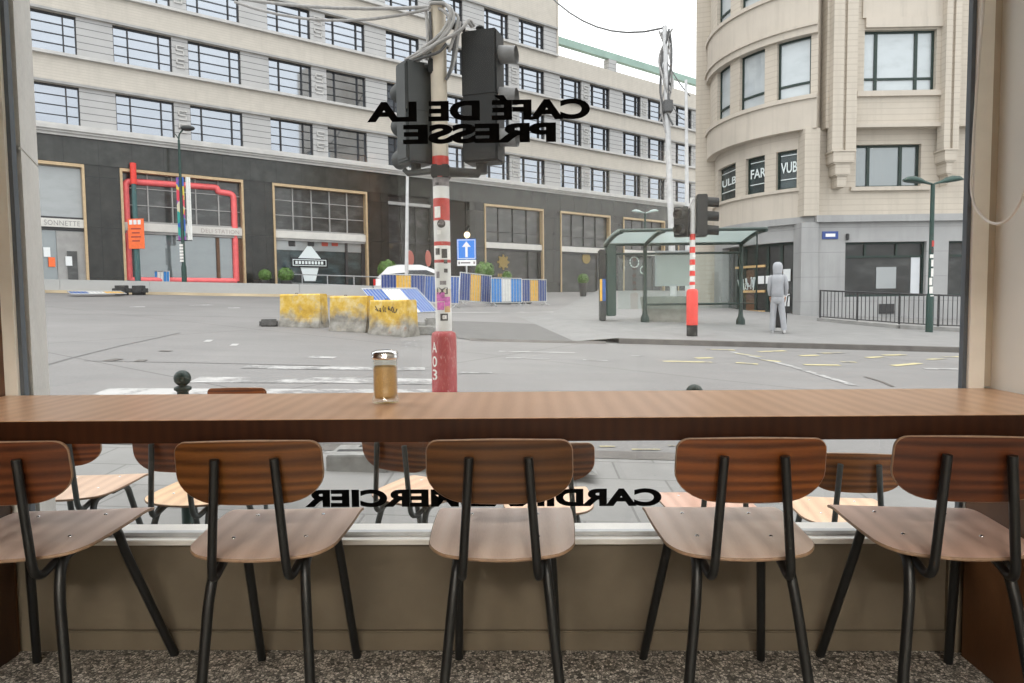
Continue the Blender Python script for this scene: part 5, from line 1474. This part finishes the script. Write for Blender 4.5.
# ------------------------------------------------------------------ bus shelter
pa, pb, pc = ground(610, 318.5, KH), ground(645, 322, KH), ground(741, 324.5, KH)
g0 = min(pa.z, pb.z, pc.z)
sh = thing('bus_shelter', 'green bus shelter with a curved glass roof in front of the corner building', 'bus shelter', (pb.x, pb.y, pb.z))
def sr(v): return Vector(v)-Vector((pb.x, pb.y, pb.z))
YS = (pb.y+pc.y)/2
A, B, Cc = sr((pa.x, YS, pa.z)), sr((pb.x, YS, pb.z)), sr((pc.x, YS, pc.z))
zr = at(645, 244, YS).z-pb.z+.02
def roofp(x, q_):  # q_ 0 front eave .. 1 rear top
    return Vector((x+.30*q_, -1.05*q_, zr+.27*math.sin(q_*PI/2)))
xa, xb_, xc_ = A.x-.25, B.x, Cc.x
for nm, P, x in (('post', B, B.x), ('post', Cc, Cc.x)):
    m = MB(); m.tube([Vector((x, 0, P.z)), Vector((x, 0, zr-.05))]+[roofp(x, q_/6)+Vector((0, 0, -.05)) for q_ in range(7)], .055, 10)
    pst = m.build('post', 'green_dark', sh)
    MB().lathe([(.12, P.z-.02), (.12, P.z+.12), (.07, P.z+.22), (.06, P.z+.3)], 12, (x, 0, 0)).build('post_foot', 'green_dark', pst)
m = MB(); m.tube([roofp(xa, q_/6)+Vector((0, 0, -.05)) for q_ in range(7)], .055, 10); m.build('roof_rib', 'green_dark', sh)
m = MB(); n = 8; rg = []
for q_ in range(n+1): rg.append([roofp(xa-.05, q_/n), roofp(xc_+.05, q_/n), roofp(xc_+.05, q_/n)+Vector((0, 0, .02)), roofp(xa-.05, q_/n)+Vector((0, 0, .02))])
m.rings(rg, True, True); m.build('roof', 'roof_glass', sh)
for zz, r in ((zr-.03, .04), (zr-.28, .032)): MB().tube([(xa, 0, zz), (xc_, 0, zz)], r, 8).build('beam', 'green_dark', sh)
MB().tube([roofp(xa, 1)+Vector((0, 0, -.03)), roofp(xc_, 1)+Vector((0, 0, -.03))], .04, 8).build('beam', 'green_dark', sh)
zz = at(700, 304, YS).z-pb.z
MB().tube([(B.x, 0, zz), (xc_, 0, zz)], .03, 8).build('rail', 'green_dark', sh)
# thick end panel with the timetable box
x0, x1 = at(606.5, 280, YS).x-pb.x, at(616, 280, YS).x-pb.x
m = MB(); m.box(x0, x1, -.06, .45, at(610, 316, YS).z-pb.z, zr-.02, .02); m.build('end_panel', 'green_metal', sh)
x2 = at(599, 280, YS).x-pb.x
m = MB(); m.box(x2, x0-.02, -.05, .3, zr-1.0, zr-.15, .03); m.build('timetable_box', 'signal_black', sh)
m = MB(); m.box(x2+.02, x0-.02, -.05, .25, at(602, 321, YS).z-pb.z, zr-1.0, .02); m.build('end_post', 'signal_grey', sh)
m = MB(); m.mat(0).box(x2+.02, x2+.08, -.075, -.055, at(602, 301, YS).z-pb.z, at(602, 279, YS).z-pb.z); m.mat(1).box(x2+.09, x0-.03, -.075, -.055, at(602, 301, YS).z-pb.z, at(602, 279, YS).z-pb.z); m.build('end_poster', ['yellow_panel', 'blue_panel'], sh)
# rear glass and the grey poster case
yb = .22
m = MB(); m.box(A.x+.1, xc_+.0, .05, .062, .35, zr-.3); m.build('rear_glass', 'shelter_glass', sh)
Yb = YS+yb-.12
x0, x1 = at(655.5, 268, Yb).x-pb.x, at(693.5, 268, Yb).x-pb.x; z0, z1 = at(675, 286, Yb).z-pb.z, at(675, 250.5, Yb).z-pb.z
m = MB(); m.box(x0, x1, yb-.12, yb-.03, z0, z1, .01); pc_ = m.build('poster_case', 'galv', sh)
MB().box(x0+.05, x1-.05, yb-.13, yb-.12, z0+.05, z1-.05).build('poster_sheet', 'shade_grey', pc_)
m = MB(); p1 = Vector((xc_, 0, zr-.1))
m.add([(xc_+.02, 0, .5), (xc_+.12, -.9, .5), (xc_+.12, -.9, zr+.15), (xc_+.02, 0, zr)], [(0, 1, 2, 3)]); m.build('end_glass', 'shelter_glass', sh)
MB().tube([(xc_+.02, 0, .48), (xc_+.12, -.9, .48), (xc_+.12, -.9, zr+.17)], .02, 6).build('end_frame', 'green_dark', sh)
# stone planter behind the shelter
a, b_ = ground(651, 323, KH), ground(691, 323.5, KH)
o = thing('stone_planter', 'weathered stone planter trough behind the bus shelter and far traffic light', 'planter', (a.x, a.y+.55, min(a.z, b_.z)))
L = b_.x-a.x
m = MB(); m.rings([[Vector((-e, -e, z)), Vector((L+e, -e, z)), Vector((L+e, 1+e, z)), Vector((-e, 1+e, z))] for e, z in ((-.08, -.05), (-.04, .1), (0, .45), (.03, .66), (.03, .74), (-.08, .74), (-.1, .66))], True, False, False); m.build('trough', 'planter', o)
MB().box(.09, L-.09, .09, .91, .3, .66).build('soil', 'slab_dark', o)
# ------------------------------------------------------------------ railing at the right
def rail_fence(pts, label, h=.92):
    a = pts[0]; o = thing('iron_railing', label, 'railing', a)
    for i in range(len(pts)-1):
        p0, p1 = pts[i]-a, pts[i+1]-a; L = (p1-p0).length; n = max(4, int(L/.115))
        up = Vector((0, 0, 1))
        MB().tube([p0+up*h, p1+up*h], .024, 6).build('top_rail', 'dark_metal', o)
        MB().tube([p0+up*.12, p1+up*.12], .015, 6).build('bottom_rail', 'dark_metal', o)
        for k in range(n+1):
            q_ = p0.lerp(p1, k/n); m = MB(); m.cyl(q_+up*.12, q_+up*h, .011, .011, 6)
            m.build('bar', 'dark_metal', o)
    for p_ in pts:
        MB().cyl(p_-a, p_-a+up*(h+.02), .03, .03, 8).build('post', 'dark_metal', o)
rail_fence([ground(820, 320.5, KH), ground(857, 323.5, KH), ground(899, 327, KH), ground(938, 329.5, KH), ground(985, 331, KH)], 'black iron railing before the corner building shop window')
m = MB(); a, b_ = ground(820, 321, KH), ground(900, 328.5, KH); c0 = ground(985, 333, KH)
for p_, q_ in ((a, b_), (b_, c0)):
    v = (q_-p_).normalized(); n = Vector((-v.y, v.x, 0))*.14
    m.add([p_-n-Vector((0, 0, .05)), q_-n-Vector((0, 0, .05)), q_+n-Vector((0, 0, .05)), p_+n-Vector((0, 0, .05)), p_-n+Vector((0, 0, .1)), q_-n+Vector((0, 0, .1)), q_+n+Vector((0, 0, .1)), p_+n+Vector((0, 0, .1))], [(0, 1, 5, 4), (1, 2, 6, 5), (2, 3, 7, 6), (3, 0, 4, 7), (4, 5, 6, 7)])
struct(m.build('trim_kerb', 'kerb_stone'))

# ------------------------------------------------------------------ the person
pf = ground(777, 333.2, KH)
pe = thing('person', 'person in a pale grey hooded tracksuit walking away toward the glass entrance', 'person', pf, R_(-14))
pe.scale = (.76, .9, .945)
def skin_mesh(name, joints, bones, mm, parent, sub=2, root=0):
    me = bpy.data.meshes.new(name); me.from_pydata([j[0] for j in joints], bones, []); o = bpy.data.objects.new(name, me); C.objects.link(o)
    sk = o.modifiers.new('skin', 'SKIN'); sk.use_smooth_shade = True
    for i, j in enumerate(joints):
        r = j[1]; me.skin_vertices[0].data[i].radius = r if isinstance(r, tuple) else (r, r); me.skin_vertices[0].data[i].use_root = (i == root)
    ss = o.modifiers.new('sub', 'SUBSURF'); ss.levels = sub; ss.render_levels = sub
    bpy.context.view_layer.update()
    nm = bpy.data.meshes.new_from_object(o.evaluated_get(bpy.context.evaluated_depsgraph_get())); nm.name = name
    bpy.data.objects.remove(o)
    for pgn in nm.polygons: pgn.use_smooth = True
    nm.materials.clear(); nm.materials.append(M[mm])
    o = bpy.data.objects.new(name, nm); C.objects.link(o); o.parent = parent
    return o
# local axes: +y is forward (away from the camera), z up; height 1.74
J = [((0, 0, .93), (.08, .06)), ((0, -.01, 1.12), (.08, .06)), ((0, .0, 1.34), (.09, .06)), ((0, .02, 1.47), .05), ((0, .05, 1.52), .055), ((0, .065, 1.605), .085),
     ((-.15, .0, 1.39), .045), ((-.21, .01, 1.16), .038), ((-.20, .10, .92), .032), ((.15, .0, 1.39), .045), ((.22, -.03, 1.16), .038), ((.235, .06, .92), .032),
     ((-.085, .0, .86), .06), ((-.10, .05, .50), .045), ((-.125, -.02, .10), .038), ((.085, .0, .86), .06), ((.135, -.03, .49), .045), ((.18, -.09, .12), .038), ((-.125, .10, .045), .03), ((.185, .0, .045), .03)]
Bn = [(0, 1), (1, 2), (2, 3), (3, 4), (4, 5), (2, 6), (6, 7), (7, 8), (2, 9), (9, 10), (10, 11), (0, 12), (12, 13), (13, 14), (0, 15), (15, 16), (16, 17), (14, 18), (17, 19)]
skin_mesh('body', J, Bn, 'skin', pe)
# face, mostly turned away
m = MB(); m.sphere((0, .165, 1.60), .016, 8, .8, 1.2, 1.2); m.build('nose', 'skin', pe)
for s_ in (-1, 1):
    m = MB(); m.sphere((s_*.034, .150, 1.625), .012, 8); m.build('eye', 'sticker_dark', pe)
m = MB(); m.box(-.024, .024, .146, .160, 1.562, 1.570, .003); m.build('mouth', 'dark_red', pe)
# hands: palm, four fingers and a thumb each
for s_, w_ in ((-1, Vector((-.198, .112, .895))), (1, Vector((.238, .075, .895)))):
    hj = [(w_, .024), (w_+Vector((0, .02, -.06)), (.020, .034))]; hb = [(0, 1)]
    for k, (dy, ln) in enumerate(((-.030, .058), (-.010, .070), (.010, .066), (.028, .050))):
        b = w_+Vector((0, .02+dy, -.075)); i = len(hj)
        hj += [(b, .0095), (b+Vector((-s_*.010, .004, -ln*.5)), .009), (b+Vector((-s_*.030, .008, -ln*.85)), .008)]; hb += [(1, i), (i, i+1), (i+1, i+2)]
    i = len(hj); hj += [(w_+Vector((-s_*.012, .045, -.035)), .011), (w_+Vector((-s_*.02, .065, -.07)), .010)]; hb += [(0, i), (i, i+1)]
    skin_mesh('hand', hj, hb, 'skin', pe, 1)
# clothes
def oval(z, w_, d_, yc, n=20, xc=0.0): return [Vector((xc+w_*math.cos(q_), yc+d_*math.sin(q_), z)) for q_ in [2*PI*j/n for j in range(n)]]
m = MB()
m.rings([oval(*a) for a in ((.865, .160, .122, 0), (.875, .172, .134, 0), (.92, .176, .138, -.002), (.93, .182, .144, -.003), (1.02, .186, .142, -.008), (1.14, .180, .135, -.012), (1.26, .190, .138, -.016), (1.34, .202, .134, -.016), (1.395, .192, .118, -.010), (1.43, .150, .105, .0), (1.46, .105, .095, .01), (1.49, .090, .085, .02))], True, True)
for s_, P in ((-1, ((-.150, -.005, 1.39), (-.205, -.005, 1.345), (-.228, .0, 1.20), (-.232, .025, 1.10), (-.212, .075, .98), (-.206, .090, .94))), (1, ((.150, -.01, 1.39), (.205, -.01, 1.345), (.238, -.03, 1.20), (.248, -.02, 1.10), (.242, .035, .98), (.240, .05, .94)))):
    m.tube(P, [.070, .076, .068, .063, .056, .044], 14, .08, 5) if False else m.tube(P, [.070, .076, .068, .063, .056, .044], 14)
m.build('hoodie', 'tracksuit', pe)
m = MB(); m.rings([oval(*a) for a in ((1.43, .115, .10, .015), (1.46, .140, .117, .01), (1.50, .134, .115, .01), (1.55, .142, .122, .02), (1.61, .148, .130, .028), (1.67, .142, .126, .034), (1.715, .118, .10, .04), (1.742, .075, .062, .045), (1.752, .02, .02, .045))], True, True); m.build('hood', 'tracksuit', pe)
m = MB()
m.rings([oval(*a) for a in ((.98, .150, .115, 0), (.92, .168, .130, 0), (.84, .180, .138, -.005), (.76, .176, .128, -.005), (.72, .150, .10, 0))], True, True)
for P in (((-.088, 0, .84), (-.098, .015, .68), (-.110, .045, .50), (-.120, .02, .32), (-.130, -.01, .16), (-.132, -.015, .075)), ((.088, 0, .84), (.110, -.005, .68), (.140, -.02, .50), (.165, -.055, .32), (.182, -.085, .16), (.185, -.09, .08))):
    m.tube(P, [.098, .104, .092, .086, .084, .074], 16)
m.build('trousers', 'tracksuit', pe)
for s_, x, y in ((-1, -.13, .04), (1, .188, -.05)):
    m = MB(); rg = []
    for yy, w_, hh in ((-.12, .025, .05), (-.10, .042, .09), (-.03, .046, .10), (.05, .046, .075), (.12, .044, .055), (.16, .028, .035)):
        rg.append([Vector((x+w_*math.cos(a), y+yy, max(0.0, hh*.5+hh*.55*math.sin(a)))) for a in [2*PI*j/12 for j in range(12)]])
    m.rings(rg, True, True); m.build('shoe', 'shoe', pe)
# the shopping trolley the person walks with
o = thing('shopping_trolley', 'dark shopping trolley bag held in front of the person in grey', 'trolley', (pf.x+.19, pf.y+.42, gz(pf.x+.19, pf.y+.42)+KH), R_(-14))
m = MB(); m.box(-.14, .10, -.1, .12, .10, .60, .03); m.build('bag', 'bag_black', o)
m = MB(); m.tube([(.16, .0, .05), (.17, -.05, .70), (.17, -.24, .86), (.20, -.28, .86)], .014, 8, .06); m.build('handle', 'bag_black', o)
for x in (-.12, .10): m = MB(); m.cyl((x-.015, 0, .075), (x+.015, 0, .075), .075, .075, 16); m.build('wheel', 'rubber', o)

# ================================================================== LIGHT
W = bpy.data.worlds.new('sky'); S.world = W; W.use_nodes = True
t = W.node_tree; t.nodes.clear()
o = t.nodes.new('ShaderNodeOutputWorld'); bg = t.nodes.new('ShaderNodeBackground'); t.links.new(bg.outputs[0], o.inputs[0])
tc = N(t, 'ShaderNodeTexCoord'); sx = N(t, 'ShaderNodeSeparateXYZ'); t.links.new(tc.outputs['Generated'], sx.inputs[0])
t.links.new(ramp(t, sx.outputs[2], [(0, (.80, .82, .84)), (.35, (.93, .945, .96)), (1, (1, 1, 1))]), bg.inputs[0])
mr = N(t, 'ShaderNodeMapRange'); mr.inputs['From Min'].default_value = 0; mr.inputs['From Max'].default_value = 1
mr.inputs['To Min'].default_value = SKY; mr.inputs['To Max'].default_value = SKY*2.2
t.links.new(sx.outputs[2], mr.inputs[0]); t.links.new(mr.outputs[0], bg.inputs[1])

S.view_settings.view_transform = 'Standard'; S.view_settings.look = 'None'
S.view_settings.exposure = EXPO; S.view_settings.gamma = 1; S.view_settings.use_curve_mapping = False
S.cycles.use_denoising = True
S.cycles.max_bounces = 10; S.cycles.diffuse_bounces = 4; S.cycles.glossy_bounces = 4; S.cycles.transparent_max_bounces = 16
S.cycles.sample_clamp_indirect = 6
S.cycles.caustics_reflective = False; S.cycles.caustics_refractive = False
